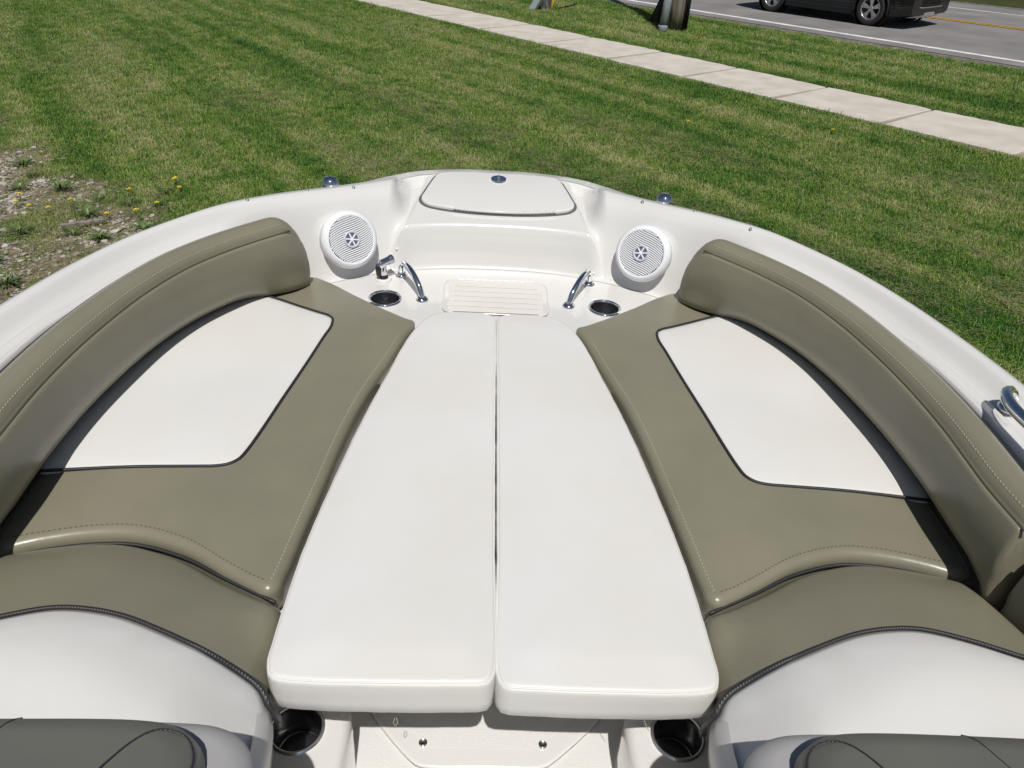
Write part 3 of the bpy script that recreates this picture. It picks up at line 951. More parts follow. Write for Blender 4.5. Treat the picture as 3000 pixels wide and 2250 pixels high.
rec_poly = [(.372, .884), (.482, .940), (.573, .988), (.67, 1.016), (.745, 1.014), (.83, .995), (.880, .968), (.886, .93), (.888, .84), (.888, .7), (.888, .5), (.88, .42), (.6, .41), (.36, .41), (.330, .43), (.324, .48), (.326, .55), (.330, .60), (.336, .64), (.345, .68), (.357, .712), (.360, .745), (.361, .80), (.364, .85)]
for sd in (-1, 1):
    root = bthing('recliner_cushion', (sd * .6, .7, .30), 'sloped taupe and white recliner cushion in front of the %s dashboard' % WHERE[sd], 'cushion', 'recliner cushions')
    bo('cushion', pillow(rec_poly, lambda x, y: rec_z(x, y) - .032 * smooth(.40, .345, x) * smooth(.70, .655, y), lambda x, y: rec_z(x, y) - .112, r=.032, crown=.006, cl=.05, res=.026), M['vinyl_taupe'], root, sd)
    jj = spline(J, ds=.01)
    wp = [tuple(p) for p in spline(J, n=26)[1:-1]] + [(.335, .645), (.329, .60), (.325, .55), (.323, .50), (.327, .44), (.36, .415), (.6, .414), (.86, .42), (.884, .45), (.886, .55)]
    zr = lambda x, y: rec_z(x, y) + .0045 - .022 * smooth(.376, .338, x) ** 2
    bo('white_panel', patch(wp, zr, lift=.0045, thick=.02), M['vinyl_white'], root, sd)
    # white inboard face below the panel
    sw = spline([(.372, .742), (.360, .714), (.3455, .684), (.336, .644), (.3295, .60), (.3255, .55), (.3235, .48), (.328, .43)], n=30)
    zt = rec_z(sw[:, 0], sw[:, 1]) - .012
    nV = np.concatenate([np.column_stack([sw[:, 0] + .012, sw[:, 1], zt + .014]), np.column_stack([sw[:, 0] - .001, sw[:, 1], zt - .006]), np.column_stack([sw[:, 0] - .005, sw[:, 1], zt - .045]), np.column_stack([sw[:, 0] + .004, sw[:, 1], zt - .094])])
    bo('inboard_face', (nV, [(j * 30 + i, (j + 1) * 30 + i, (j + 1) * 30 + i + 1, j * 30 + i + 1) for j in range(3) for i in range(29)]), M['vinyl_white'], root, sd)
    pz = rec_z(jj[:, 0], jj[:, 1]) + .0095 - .020 * smooth(.372, .338, jj[:, 0]) ** 2
    j3 = np.column_stack([jj, pz])
    j3 = np.concatenate([j3[:-2], spline([tuple(j3[-2]), (.336, .690, j3[-1][2] - .022), (.338, .700, j3[-1][2] - .05), (.343, .708, j3[-1][2] - .085)], n=10)])
    pr = np.interp(j3[:, 0], [.33, .37, .46], [.0062, .0052, .0037])
    bo('piping', tube(j3, pr, 8), M['piping'], root, sd)
    cz = spline([(.384, .896), (.482, .945), (.573, .993), (.67, 1.021), (.745, 1.019), (.83, 1.0), (.88, .98)], ds=.01)
    bo('crease_piping', tube(np.column_stack([cz, np.full(len(cz), .388)]), .0036, 8), M['piping'], root, sd)

# ---- filler cushions bridging the walkway
fill_R = [(.0015, 1.86), (.005, 1.885), (.03, 1.898), (.10, 1.902), (.155, 1.892), (.19, 1.864), (.226, 1.79), (.271, 1.58), (.303, 1.404), (.324, 1.257), (.340, 1.128), (.352, 1.02), (.358, .93), (.361, .85), (.362, .785), (.360, .745), (.349, .722), (.32, .7145), (.20, .711), (.05, .7135), (.012, .718), (.0020, .735), (.0012, 1.0), (.0012, 1.4)]
for sd in (-1, 1):
    root = bthing('filler_cushion', (sd * .17, 1.3, .336), 'long white filler cushion over the walkway, the %s of the pair' % WHERE[sd], 'cushion', 'white filler cushions')
    zf = lambda x, y: .4235 + .0025 * np.sin(4.2 * np.asarray(y) + sd) + .0012 * np.sin(11 * np.asarray(x) + 9 * np.asarray(y))
    z0f = lambda x, y: .339 + 0 * np.asarray(x)
    poly = fill_R if sd > 0 else [(x, y + (.004 if y < .8 else 0)) for x, y in fill_R]
    bo('cushion', pillow(poly, zf, z0f, r=.012, crown=.0095, cl=.03, res=.026, bulge=.0, seam=.0020, pucker=.0004), M['vinyl_white'], root, sd)
    e = ccw(spline(poly, ds=.01, closed=True)); e = inset(e, .0062)
    sel = e[(e[:, 1] < .74) | (e[:, 0] > .02)]
    o_ = np.argsort(np.arctan2(sel[:, 1] - 1.2, sel[:, 0] - .15))
    sel = sel[o_]
    bo('stitching', dashes(np.column_stack([sel, zf(sel[:, 0], sel[:, 1]) - .0045]), .005, .004, .0006), M['thread_grey'], root, sd)
    if sd > 0:
        tl = spline([(.243, .716, .345), (.248, .708, .336), (.252, .705, .330)], n=8)
        bo('loose_thread', tube(tl, .0006, 5), M['thread'], root, sd)
    else:
        tl = spline([(.157, .712, .342), (.159, .706, .337), (.156, .704, .333), (.153, .706, .337), (.155, .712, .342)], n=14)
        bo('loose_thread', tube(tl, .0006, 5), M['thread'], root, sd)
for o in list(bpy.data.objects):
    if '_b' in o: del o['_b']


# ================================================================ trailer under the boat
def boat_to_world(p): return BOAT @ Vector(p)


trailer = empty('boat_trailer', (float(boat_to_world((0, .4, 0))[0]), float(boat_to_world((0, .4, 0))[1]), 0))
tag(trailer, 'galvanised boat trailer standing under the white boat', 'trailer')
ty = math.atan2(-(R_BW @ Vector((0, 1, 0))).x, (R_BW @ Vector((0, 1, 0))).y)
trailer.rotation_euler[2] = ty
for sx in (-.75, .75):
    obj('side_rail', box(sx - .04, sx + .04, -1.9, 1.3, .36, .46), M['galv'], trailer, smooth=False)
    obj('bunk', box(sx * .72 - .05, sx * .72 + .05, -1.8, 1.2, .46, .56), M['carpet'], trailer, smooth=False)
    w = obj('wheel', lathe([(.0, -.09), (.17, -.10), (.30, -.10), (.33, -.07), (.33, .07), (.30, .10), (.17, .10), (0, .09)], 32, Matrix.Translation((sx * 1.25, -1.1, .33)) @ Matrix.Rotation(RAD(90), 4, 'Y')), M['rubber'], trailer, auto=40)
obj('cross_beam', box(-.79, .79, .4, .5, .30, .36), M['galv'], trailer, smooth=False)
obj('cross_beam', box(-.98, .98, -1.14, -1.06, .29, .36), M['galv'], trailer, smooth=False)
obj('tongue', box(-.05, .05, .3, 2.95, .34, .44), M['galv'], trailer, smooth=False)
obj('winch_post', box(-.04, .04, 1.95, 2.03, .44, .80), M['galv'], trailer, smooth=False)
obj('jack', join(lathe([(.03, 0), (.03, .7)], 12, Matrix.Translation((.1, 2.6, .0)), True)), M['galv'], trailer)

# ================================================================ dark compact SUV in the near lane
M['car_paint'] = mat('black_car_paint', (.004, .004, .006), .22, coat=.35)
M['car_trim'] = mat('matt_black_trim', (.006, .006, .007), .6)
M['glass'] = mat('dark_glass', (.01, .012, .014), .05, spec=.6)
M['alloy'] = mat('silver_alloy', (.62, .62, .63), .28, metal=.85)
M['skid'] = mat('silver_bumper_lip', (.5, .5, .5), .4, metal=.6)
M['lamp'] = mat('lamp_glass', (.6, .6, .62), .08)
M['taillamp'] = mat('tail_lamp_red', (.25, .01, .01), .12)

car = empty('parked_car')
car.name = 'car'
cpos = sn(np.array((-12.38 - 9.85) / 2), np.array(17.25 + .80))
car.location = (cpos[0], cpos[1], float(road_z(18.0)))
car.rotation_euler[2] = TH
tag(car, 'black compact SUV with five-spoke silver wheels driving along the near lane', 'car')
WBH = 1.265
XS = np.concatenate([np.linspace(-2.13, -2.0, 4), np.linspace(-1.9, 1.95, 78), np.linspace(2.0, 2.12, 5)])


def car_half(x):
    e = np.clip((abs(x) - 1.55) / .58, 0, 1)
    return .885 * (1 - (.16 if x > 0 else .12) * e ** 2.4)


def car_ring(x):
    hw = car_half(x)
    ef = np.clip((x - 1.75) / .37, 0, 1); er = np.clip((-x - 1.85) / .28, 0, 1)
    zb = .20 + .06 * ef ** 2 + .12 * er ** 2
    belt = 1.00 + .02 * np.clip(-x / 2, 0, 1) - .12 * np.clip((x - .75) / 1.35, 0, 1) ** 2 - .10 * ef ** 3
    return [(hw * .80, zb), (hw * .955, zb + .03), (hw * .985, .34), (hw * 1.0, .50), (hw * .992, .62), (hw * 1.003, .72), (hw * .985, .86), (hw * .955, belt - .05), (hw * .91, belt), (hw * .6, belt + .035), (0, belt + .05)]


rv = [car_ring(x) for x in XS]
k = len(rv[0])
CV = np.concatenate([[(x, y, z) for y, z in r] + [(x, -y, z) for y, z in r[-2::-1]] for x, r in zip(XS, rv)])
kk = 2 * k - 1
CF = []
for i in range(len(XS) - 1):
    for j in range(kk - 1):
        q = (i * kk + j, (i + 1) * kk + j, (i + 1) * kk + j + 1, i * kk + j + 1)
        c = CV[list(q)].mean(0)
        if any(math.hypot(c[0] - wx, c[2] - .335) < .385 for wx in (-WBH, WBH)) and abs(c[1]) > .55 and c[2] < .74: continue
        CF.append(q)
CF += [tuple(range(kk)), tuple((len(XS) - 1) * kk + j for j in range(kk))[::-1]]
CF += [(i * kk, i * kk + kk - 1, (i + 1) * kk + kk - 1, (i + 1) * kk) for i in range(len(XS) - 1)]
obj('body', (CV, CF), M['car_paint'], car, auto=40)
# greenhouse and roof
GX = [(-1.98, .985, .70, 1.02), (-1.80, .995, .72, 1.30), (-1.55, 1.0, .70, 1.56), (-1.0, 1.0, .66, 1.63), (-.2, 1.0, .645, 1.655), (.35, 1.0, .63, 1.62), (.75, .99, .66, 1.40), (1.12, .965, .70, 1.03)]
gr = []
for x, zb, hwt, zt in GX:
    hb = .80
    gr.append([(x, -hb, zb), (x, -(hwt + .06), zb + .72 * (zt - zb)), (x, -hwt, zt - .05), (x, -hwt * .8, zt), (x, hwt * .8, zt), (x, hwt, zt - .05), (x, hwt + .06, zb + .72 * (zt - zb)), (x, hb, zb)])
gv = np.array(gr).reshape(-1, 3); m = 8
gf = [(i * m + j, (i + 1) * m + j, (i + 1) * m + j + 1, i * m + j + 1) for i in range(len(GX) - 1) for j in range(m - 1)] + [tuple(range(m))[::-1], tuple((len(GX) - 1) * m + j for j in range(m))]
roof_f = [q for q in gf if len(q) == 4 and min(gv[i][2] for i in q) > 1.5]
obj('roof', (gv, [q for q in gf if q not in roof_f] + roof_f), M['car_paint'], car, auto=35)
for sy in (-1, 1):
    for x0, x1 in ((-1.62, -1.2), (-1.12, -.30), (-.22, .72)):
        pts = []
        for t in np.linspace(0, 1, 6):
            x = x0 + (x1 - x0) * t
            zt = np.interp(x, [g[0] for g in GX], [g[3] for g in GX]); hwt = np.interp(x, [g[0] for g in GX], [g[2] for g in GX])
            lo = (x, sy * (.80 + .008), 1.035); hi_z = 1.0 + .78 * (zt - 1.0)
            pts.append((lo, (x, sy * (.80 + (hwt + .06 - .80) * ((hi_z - 1.0) / max(.72 * (zt - 1.), .05)) + .010), hi_z)))
        v = [p[0] for p in pts] + [p[1] for p in pts]
        f = [(i, i + 1, 7 + i, 6 + i) for i in range(5)]
        obj('side_window', (v, f if sy < 0 else [tuple(reversed(q)) for q in f]), M['glass'], car, smooth=False)
    obj('door_mirror', pillow([(.55, sy * .90), (.70, sy * .90), (.70, sy * 1.06), (.56, sy * 1.06)], lambda x, y: np.full_like(x, 1.14), 1.02, r=.03, crown=.005, res=.08, ds=.03), M['car_paint'], car)
    obj('sill', bbox_bevel(-.88, .88, sy * .86 - .03, sy * .86 + .03, .185, .30, .012), M['car_trim'], car, smooth=False)
    for hx_ in (-.72, .1):
        dh = obj('door_handle', bbox_bevel(hx_, hx_ + .2, sy * .892 - .012, sy * .892 + .012, .83, .865, .006), M['car_paint'], car, smooth=False)
    for gx_ in (-1.12, -.26, .78):
        obj('door_gap', box(gx_, gx_ + .006, sy * .8925 - .004, sy * .8925, .30, .97), M['car_trim'], car, smooth=False)
    for wx in (-WBH, WBH):
        A = np.linspace(RAD(-12), RAD(192), 40)
        P = np.column_stack([wx + .40 * np.cos(A), np.full(40, sy * .885), .335 + .40 * np.sin(A)])
        obj('wheel_arch', tube(P, .026, 8), M['car_trim'], car)
        obj('arch_liner', lathe([(.395, -.10), (.395, .10)], 36, Matrix.Translation((wx, sy * .78, .335)) @ Matrix.Rotation(RAD(90), 4, 'X')), M['car_trim'], car)
        w = empty('wheel', (wx, sy * .795, .335), car)
        Mx = Matrix.Rotation(RAD(90 * sy), 4, 'X')     # local z outward
        Mx = Matrix.Rotation(RAD(-90 * sy), 4, 'X')
        obj('tyre', lathe([(.218, .085), (.235, .098), (.29, .105), (.318, .095), (.334, .06), (.335, 0), (.334, -.06), (.318, -.095), (.25, -.105), (.2, -.10)], 48, Mx), M['rubber'], w)
        rim = obj('rim', lathe([(.222, .092), (.214, .098), (.204, .085), (.198, .02), (.190, -.06), (.0, -.06)], 40, Mx), M['alloy'], w)
        obj('brake_disc', lathe([(0, -.01), (.15, -.01), (.15, -.03)], 32, Mx), M['car_trim'], w)
        sp = []
        for q in range(5):
            a0 = q * 2 * math.pi / 5 + .35
            for da, wd in ((-.16, .022), (.16, .022)):
                v = []
                for r, zz, ww in ((.03, .072, .020), (.12, .078, wd), (.205, .088, wd * .95)):
                    aa = a0 + da * (r / .205) ** .8
                    for sg in (-1, 1):
                        v.append((r * math.cos(aa) - sg * ww * math.sin(aa), r * math.sin(aa) + sg * ww * math.cos(aa), zz))
                    for sg in (-1, 1):
                        v.append((r * math.cos(aa) - sg * ww * 1.1 * math.sin(aa), r * math.sin(aa) + sg * ww * 1.1 * math.cos(aa), zz - .035))
                f = []
                for i in (0, 4): f += [(i, i + 4, i + 5, i + 1), (i + 2, i, i + 4, i + 6)[::-1], (i + 1, i + 5, i + 7, i + 3)[::-1]]
                sp.append((xf(Mx, np.array(v)), f))
        sp.append(lathe([(.055, .05), (.055, .075), (.04, .085), (0, .086)], 24, Mx))
        obj('spokes', join(*sp), M['alloy'], w, smooth=False)
# front end
obj('bumper_lip', pillow([(1.72, -.70), (1.98, -.62), (2.10, -.35), (2.125, 0), (2.10, .35), (1.98, .62), (1.72, .70), (1.80, .3), (1.80, -.3)], lambda x, y: np.full_like(x, .315), .215, r=.02, crown=.0, res=.1, ds=.04), M['skid'], car)
obj('grille', pillow([(2.02, -.52), (2.128, -.40), (2.14, 0), (2.128, .40), (2.02, .52), (1.95, .3), (1.95, -.3)], lambda x, y: np.full_like(x, .66), .42, r=.02, crown=0, res=.1, ds=.04), M['car_trim'], car)
for z in (.46, .52, .58, .63):
    obj('grille_bar', tube(spline([(2.055, -.49, z), (2.138, -.38, z), (2.152, 0, z), (2.138, .38, z), (2.055, .49, z)], n=24), .008, 6), M['car_paint'], car)
obj('grille_surround', tube(spline([(2.045, -.53, .42), (2.14, -.40, .415), (2.152, 0, .412), (2.14, .40, .415), (2.045, .53, .42)], n=24), .012, 8), M['alloy'], car)
for sy in (-1, 1):
    obj('fog_lamp_vent', join(*[tube(spline([(1.76, sy * .866, z), (1.87, sy * .838, z), (1.99, sy * .775, z + .005)], n=8), .014, 6) for z in (.40, .45, .50)]), M['car_trim'], car)
    obj('headlight', pillow([(1.72, sy * .78), (1.80, sy * .865), (1.98, sy * .80), (2.09, sy * .60), (2.03, sy * .55)], lambda x, y: np.full_like(x, .86), .74, r=.02, crown=0, res=.1, ds=.04), M['lamp'], car)
    obj('tail_lamp', pillow([(-2.12, sy * .62), (-2.10, sy * .77), (-1.93, sy * .85), (-1.93, sy * .7)], lambda x, y: np.full_like(x, .98), .76, r=.02, crown=0, res=.1, ds=.04), M['taillamp'], car)


# ================================================================ utility pole, stump, stake
def wood_mat(name, a, b, sc):
    m = mat(name, a, .9, spec=.2)
    nt = m.node_tree; bs = nt.nodes['Principled BSDF']
    tc = nt.nodes.new('ShaderNodeTexCoord')
    mp = node(nt, 'ShaderNodeMapping'); mp.inputs['Scale'].default_value = (sc, sc, sc * .08)
    nz = node(nt, 'ShaderNodeTexNoise', Scale=1., Detail=6.)
    nt.links.new(tc.outputs['Object'], mp.inputs['Vector']); nt.links.new(mp.outputs[0], nz.inputs['Vector'])
    rp = nt.nodes.new('ShaderNodeValToRGB')
    rp.color_ramp.elements[0].position = .35; rp.color_ramp.elements[1].position = .65
    rp.color_ramp.elements[0].color = (*a, 1); rp.color_ramp.elements[1].color = (*b, 1)
    nt.links.new(nz.outputs['Fac'], rp.inputs[0]); nt.links.new(rp.outputs[0], bs.inputs['Base Color'])
    bp = node(nt, 'ShaderNodeBump', Strength=.8, Distance=.02)
    nt.links.new(nz.outputs['Fac'], bp.inputs['Height']); nt.links.new(bp.outputs[0], bs.inputs['Normal'])
    return m


M['pole_wood'] = wood_mat('weathered_pole_wood', (.13, .11, .085), (.24, .215, .175), 22)
M['dark_wood'] = wood_mat('tarred_wood', (.018, .015, .013), (.06, .05, .042), 16)
M['stump_wood'] = wood_mat('charcoal_grey_bark', (.025, .026, .026), (.12, .12, .11), 14)
M['conduit'] = mat('grey_green_conduit', (.30, .35, .36), .55, var=(.26, .30, .31), var_scale=8)
M['yellow'] = mat('yellow_marker_plastic', (.55, .38, .04), .6)
M['cable'] = mat('black_cable_guard', (.015, .015, .016), .6)

pole = empty('utility_pole', (3.12, 16.95, 0))
tag(pole, 'weathered wooden utility pole with grey conduit standing on the grass verge', 'pole')
pz = np.linspace(0, 9, 19)
pr = .165 - .006 * pz
obj('post', tube(np.column_stack([pz * -.004, pz * 0, pz - .02]), pr, 20), M['pole_wood'], pole)
cd = obj('conduit', tube(np.array([(-.30, -.30, -.02), (-.26, -.29, .6), (-.19, -.24, 1.6), (-.14, -.20, 3.2)]), .082, 20), M['conduit'], pole)
obj('coupling', lathe([(.084, -.02), (.092, -.02), (.094, .13), (.090, .15), (.084, .15)], 24, Matrix.Translation((-.30, -.30, 0))), M['conduit'], cd)
obj('strap', lathe([(.086, .145), (.089, .15), (.089, .17), (.086, .175)], 24, Matrix.Translation((-.292, -.298, 0))), M['cable'], cd)
obj('cable_guard', tube(np.array([(.20, -.02, 0), (.225, -.02, .8), (.22, -.02, 3.)]), .032, 10), M['cable'], pole)
obj('cable_guard', tube(np.array([(.13, -.13, 0), (.15, -.12, .8), (.14, -.12, 3.)]), .020, 8), M['cable'], pole)
# cut-off old pole leaning behind the new one
sb = empty('leaning_pole_stub', (2.82, 18.0, 0))
tag(sb, 'dark tarred pole stub leaning behind the grey conduit', 'pole stub')
a = np.linspace(0, 2 * np.pi, 18, endpoint=False)
rings = []
for t in np.linspace(0, 1, 8):
    c = np.array([.05 + .62 * t, -.05 - .35 * t, -.03 + 1.75 * t]); r = .19 - .04 * t
    w = r * (1 + .10 * np.sin(3 * a + 2 * t) + .06 * np.sin(7 * a))
    rings.append(np.column_stack([c[0] + w * np.cos(a), c[1] + w * np.sin(a), c[2] + .10 * np.cos(a) * (1 - t)]))
v = np.concatenate(rings)
obj('post', (v, [(i * 18 + j, i * 18 + (j + 1) % 18, (i + 1) * 18 + (j + 1) % 18, (i + 1) * 18 + j) for i in range(7) for j in range(18)] + [tuple(7 * 18 + j for j in range(18))]), M['dark_wood'], sb)
# broken post with root flares near the top edge of the picture
stp = empty('broken_post', (.52, 19.75, 0))
tag(stp, 'charred grey post base with a leaning slab, near the far edge of the sidewalk verge', 'post')
rings = []
rq = np.random.default_rng(9)
for t in np.linspace(0, 1, 12):
    r = (.13 + .14 * math.exp(-t * 7)) * (1 + .18 * np.sin(5 * a + 1.3) * math.exp(-t * 4) + .05 * np.sin(9 * a + 4 * t)) + rq.normal(0, .004, 18)
    rings.append(np.column_stack([r * np.cos(a) - .02 * t, r * np.sin(a), np.full(18, -.03 + 1.5 * t) + (0.12 * np.sin(3 * a) if t == 1 else 0)]))
obj('trunk', (np.concatenate(rings), [(i * 18 + j, i * 18 + (j + 1) % 18, (i + 1) * 18 + (j + 1) % 18, (i + 1) * 18 + j) for i in range(11) for j in range(18)] + [tuple(11 * 18 + j for j in range(18))]), M['stump_wood'], stp)
b_, f_ = bbox_bevel(-.035, .035, -.09, .09, 0, .42, .02)
Ml = Matrix.Translation((-.30, -.30, -.03)) @ Matrix.Rotation(RAD(32), 4, 'Y') @ Matrix.Rotation(RAD(40), 4, 'Z')
obj('slab', (xf(Ml, b_), f_), M['conduit'], stp, smooth=False)
stake = obj('marker_stake', join(tube(np.array([(0, 0, -.02), (.01, 0, .12), (.03, 0, .22), (.035, 0, .30)]), [.018, .022, .034, .022], 8)), M['yellow'])
stake.location = (.70, 19.45, 0)
tag(stake, 'short yellow marker stake beside the charred post base', 'stake')
rod = obj('fallen_stick', tube(spline([(0, 0, .015), (.3, .12, .07), (.55, .22, .12)], n=8), [.018] * 8, 8), M['dark_wood'])
rod.location = (.76, 19.75, 0)
tag(rod, 'thin dark stick lying on the verge beside the yellow stake', 'stick')

# ================================================================ lawn
def leaf_mat(name, kind):
    m = bpy.data.materials.new(name)
    m.use_nodes = True
    nt = m.node_tree; b = nt.nodes['Principled BSDF']
    b.inputs['Roughness'].default_value = .55
    b.inputs['Specular IOR Level'].default_value = .3
    g = nt.nodes.new('ShaderNodeNewGeometry'); oi = nt.nodes.new('ShaderNodeObjectInfo')
    # coordinates turned so that x runs along the mowing rows
    mp = node(nt, 'ShaderNodeMapping', _vector_type='TEXTURE'); mp.inputs['Rotation'].default_value = (0, 0, TH + RAD(-3))
    nt.links.new(g.outputs['Position'], mp.inputs['Vector'])
    st_ = node(nt, 'ShaderNodeMapping'); st_.inputs['Scale'].default_value = (.11, 1.7, 1.)
    nt.links.new(mp.outputs[0], st_.inputs['Vector'])
    n_row = node(nt, 'ShaderNodeTexNoise', Scale=1., Detail=4., Roughness=.6)
    nt.links.new(st_.outputs[0], n_row.inputs['Vector'])
    n_big = node(nt, 'ShaderNodeTexNoise', Scale=.33, Detail=4.)
    n_mid = node(nt, 'ShaderNodeTexNoise', Scale=2.6, Detail=5., Roughness=.6)
    for q in (n_big, n_mid): nt.links.new(g.outputs['Position'], q.inputs['Vector'])

    def mix(a, bq, wa, wb):
        x = node(nt, 'ShaderNodeMath', _operation='MULTIPLY'); x.inputs[1].default_value = wa; nt.links.new(a, x.inputs[0])
        y = node(nt, 'ShaderNodeMath', _operation='MULTIPLY_ADD'); y.inputs[1].default_value = wb; nt.links.new(bq, y.inputs[0]); nt.links.new(x.outputs[0], y.inputs[2])
        return y.outputs[0]
    f1 = mix(n_row.outputs['Fac'], n_mid.outputs['Fac'], .68, .32)
    f2 = mix(f1, n_big.outputs['Fac'], .80, .20)
    f3 = mix(f2, oi.outputs['Random'], .80, .20)
    rp = nt.nodes.new('ShaderNodeValToRGB')
    cr = rp.color_ramp
    if kind == 'grass':
        cols = [(.36, (.040, .115, .022)), (.43, (.095, .220, .036)), (.495, (.195, .325, .052)), (.55, (.320, .390, .105)), (.61, (.50, .475, .235))]
    else:
        cols = [(.3, (.20, .19, .09)), (.5, (.30, .265, .15)), (.7, (.38, .335, .22))]
    cr.elements[0].position, cr.elements[0].color = cols[0][0], (*cols[0][1], 1)
    cr.elements[1].position, cr.elements[1].color = cols[-1][0], (*cols[-1][1], 1)
    for p, c in cols[1:-1]:
        e = cr.elements.new(p); e.color = (*c, 1)
    nt.links.new(f3, rp.inputs[0])
    nt.links.new(rp.outputs[0], b.inputs['Base Color'])
    tr = nt.nodes.new('ShaderNodeBsdfTranslucent'); nt.links.new(rp.outputs[0], tr.inputs[0])
    mx = node(nt, 'ShaderNodeMixShader'); mx.inputs[0].default_value = .22
    nt.links.new(b.outputs[0], mx.inputs[1]); nt.links.new(tr.outputs[0], mx.inputs[2])
    nt.links.new(mx.outputs[0], nt.nodes['Material Output'].inputs[0])
    return m


M['grass'] = leaf_mat('grass_blades', 'grass')
M['straw'] = leaf_mat('dry_clippings', 'straw')


def blades(n, rad, h0, h1, w0, w1, lean, seed, flat=False):
    r = np.random.default_rng(seed)
    V, F = [], []
    for i in range(n):
        a, d = r.uniform(0, 2 * np.pi), rad * math.sqrt(r.uniform())
        bx, by = d * math.cos(a), d * math.sin(a)
        h, w = r.uniform(h0, h1), r.uniform(w0, w1)
        ya = r.uniform(0, 2 * np.pi); ln = r.uniform(.15, 1.) * lean
        dx, dy = math.cos(ya), math.sin(ya); px, py = -dy * w / 2, dx * w / 2
        k = len(V)
        if flat:
            z = r.uniform(.025, .055); tl = r.uniform(-.15, .15)
            V += [(bx + px, by + py, z), (bx - px, by - py, z), (bx + dx * h - px, by + dy * h - py, z + tl * h), (bx + dx * h + px, by + dy * h + py, z + tl * h)]
            F.append((k, k + 1, k + 2, k + 3))
        else:
            m1 = (bx + dx * h * ln * .35, by + dy * h * ln * .35, h * .6); t1 = (bx + dx * h * ln, by + dy * h * ln, h * (1 - .35 * ln))
            V += [(bx + px, by + py, -.01), (bx - px, by - py, -.01), (m1[0] - px * .9, m1[1] - py * .9, m1[2]), (m1[0] + px * .9, m1[1] + py * .9, m1[2]), t1]
            F += [(k, k + 1, k + 2, k + 3), (k + 3, k + 2, k + 4)]
    return V, F


def vnoise(x, y, sc, seed):
    r = np.random.default_rng(seed).uniform(0, 1, (97, 97))
    u, v = np.asarray(x) * sc + 500.3, np.asarray(y) * sc + 500.7
    i, j = np.floor(u).astype(int), np.floor(v).astype(int)
    a, b = u - i, v - j
    a, b = a * a * (3 - 2 * a), b * b * (3 - 2 * b)
    g = lambda p, q: r[p % 97, q % 97]
    return (g(i, j) * (1 - a) + g(i + 1, j) * a) * (1 - b) + (g(i, j + 1) * (1 - a) + g(i + 1, j + 1) * a) * b


def gravel_f(x, y):
    """1 = bare gravel, 0 = full lawn"""
    s = x * DV[0] + y * DV[1]; n = x * NV[0] + y * NV[1]
    wob = 1.5 * (vnoise(x, y, 1.1, 1) - .5) + .9 * (vnoise(x, y, 2.7, 2) - .5) + .5 * (vnoise(x, y, 6, 3) - .5)
    edge = np.interp(s, [-20, -12, -10.5, -9, -7.5, -6.5, -5.5, -4], [-1.5, .05, .45, .50, .75, .95, .95, .9])
    return smooth(.55, -.65, n - edge + wob)


def scatter(name, pts, scale, sources, label, cat, m):
    me = bpy.data.meshes.new(name)
    me.vertices.add(len(pts)); me.vertices.foreach_set('co', np.asarray(pts, np.float32).ravel())
    at = me.attributes.new('size', 'FLOAT', 'POINT'); at.data.foreach_set('value', np.asarray(scale, np.float32))
    me.materials.append(m)
    o = bpy.data.objects.new(name, me); COL.objects.link(o)
    tag(o, label, cat, kind='stuff')
    coll = bpy.data.collections.new(name + '_tufts')
    for i, (v, f) in enumerate(sources):
        q = bpy.data.meshes.new('tuft'); q.from_pydata(v, [], f); q.materials.append(m)
        coll.objects.link(bpy.data.objects.new('tuft', q))
    ng = bpy.data.node_groups.new(name, 'GeometryNodeTree')
    ng.interface.new_socket('Geometry', in_out='INPUT', socket_type='NodeSocketGeometry')
    ng.interface.new_socket('Geometry', in_out='OUTPUT', socket_type='NodeSocketGeometry')
    gi, go = ng.nodes.new('NodeGroupInput'), ng.nodes.new('NodeGroupOutput')
    ip = ng.nodes.new('GeometryNodeInstanceOnPoints'); ci = ng.nodes.new('GeometryNodeCollectionInfo')
    ci.inputs['Collection'].default_value = coll; ci.inputs['Separate Children'].default_value = True; ci.inputs['Reset Children'].default_value = True
    rv_ = ng.nodes.new('FunctionNodeRandomValue'); rv_.data_type = 'FLOAT_VECTOR'
    rv_.inputs[0].default_value = (-.12, -.12, 0); rv_.inputs[1].default_value = (.12, .12, 6.283)
    na = ng.nodes.new('GeometryNodeInputNamedAttribute'); na.data_type = 'FLOAT'; na.inputs['Name'].default_value = 'size'
    L = ng.links.new
    L(gi.outputs[0], ip.inputs['Points']); L(ci.outputs[0], ip.inputs['Instance']); ip.inputs['Pick Instance'].default_value = True
    L(rv_.outputs[0], ip.inputs['Rotation']); L(na.outputs[0], ip.inputs['Scale']); L(ip.outputs[0], go.inputs[0])
    md = o.modifiers.new('scatter', 'NODES'); md.node_group = ng
    return o


def lawn_points(N, rmin, rmax, power, half=66):
    """points in the fan in front of the camera, denser when near"""
    u = RNG.uniform(0, 1, N)
    e = 2 - power
    r = (rmin ** e + u * (rmax ** e - rmin ** e)) ** (1 / e)
    a = RNG.uniform(-RAD(half), RAD(half), N)
    return r * np.sin(a), r * np.cos(a)


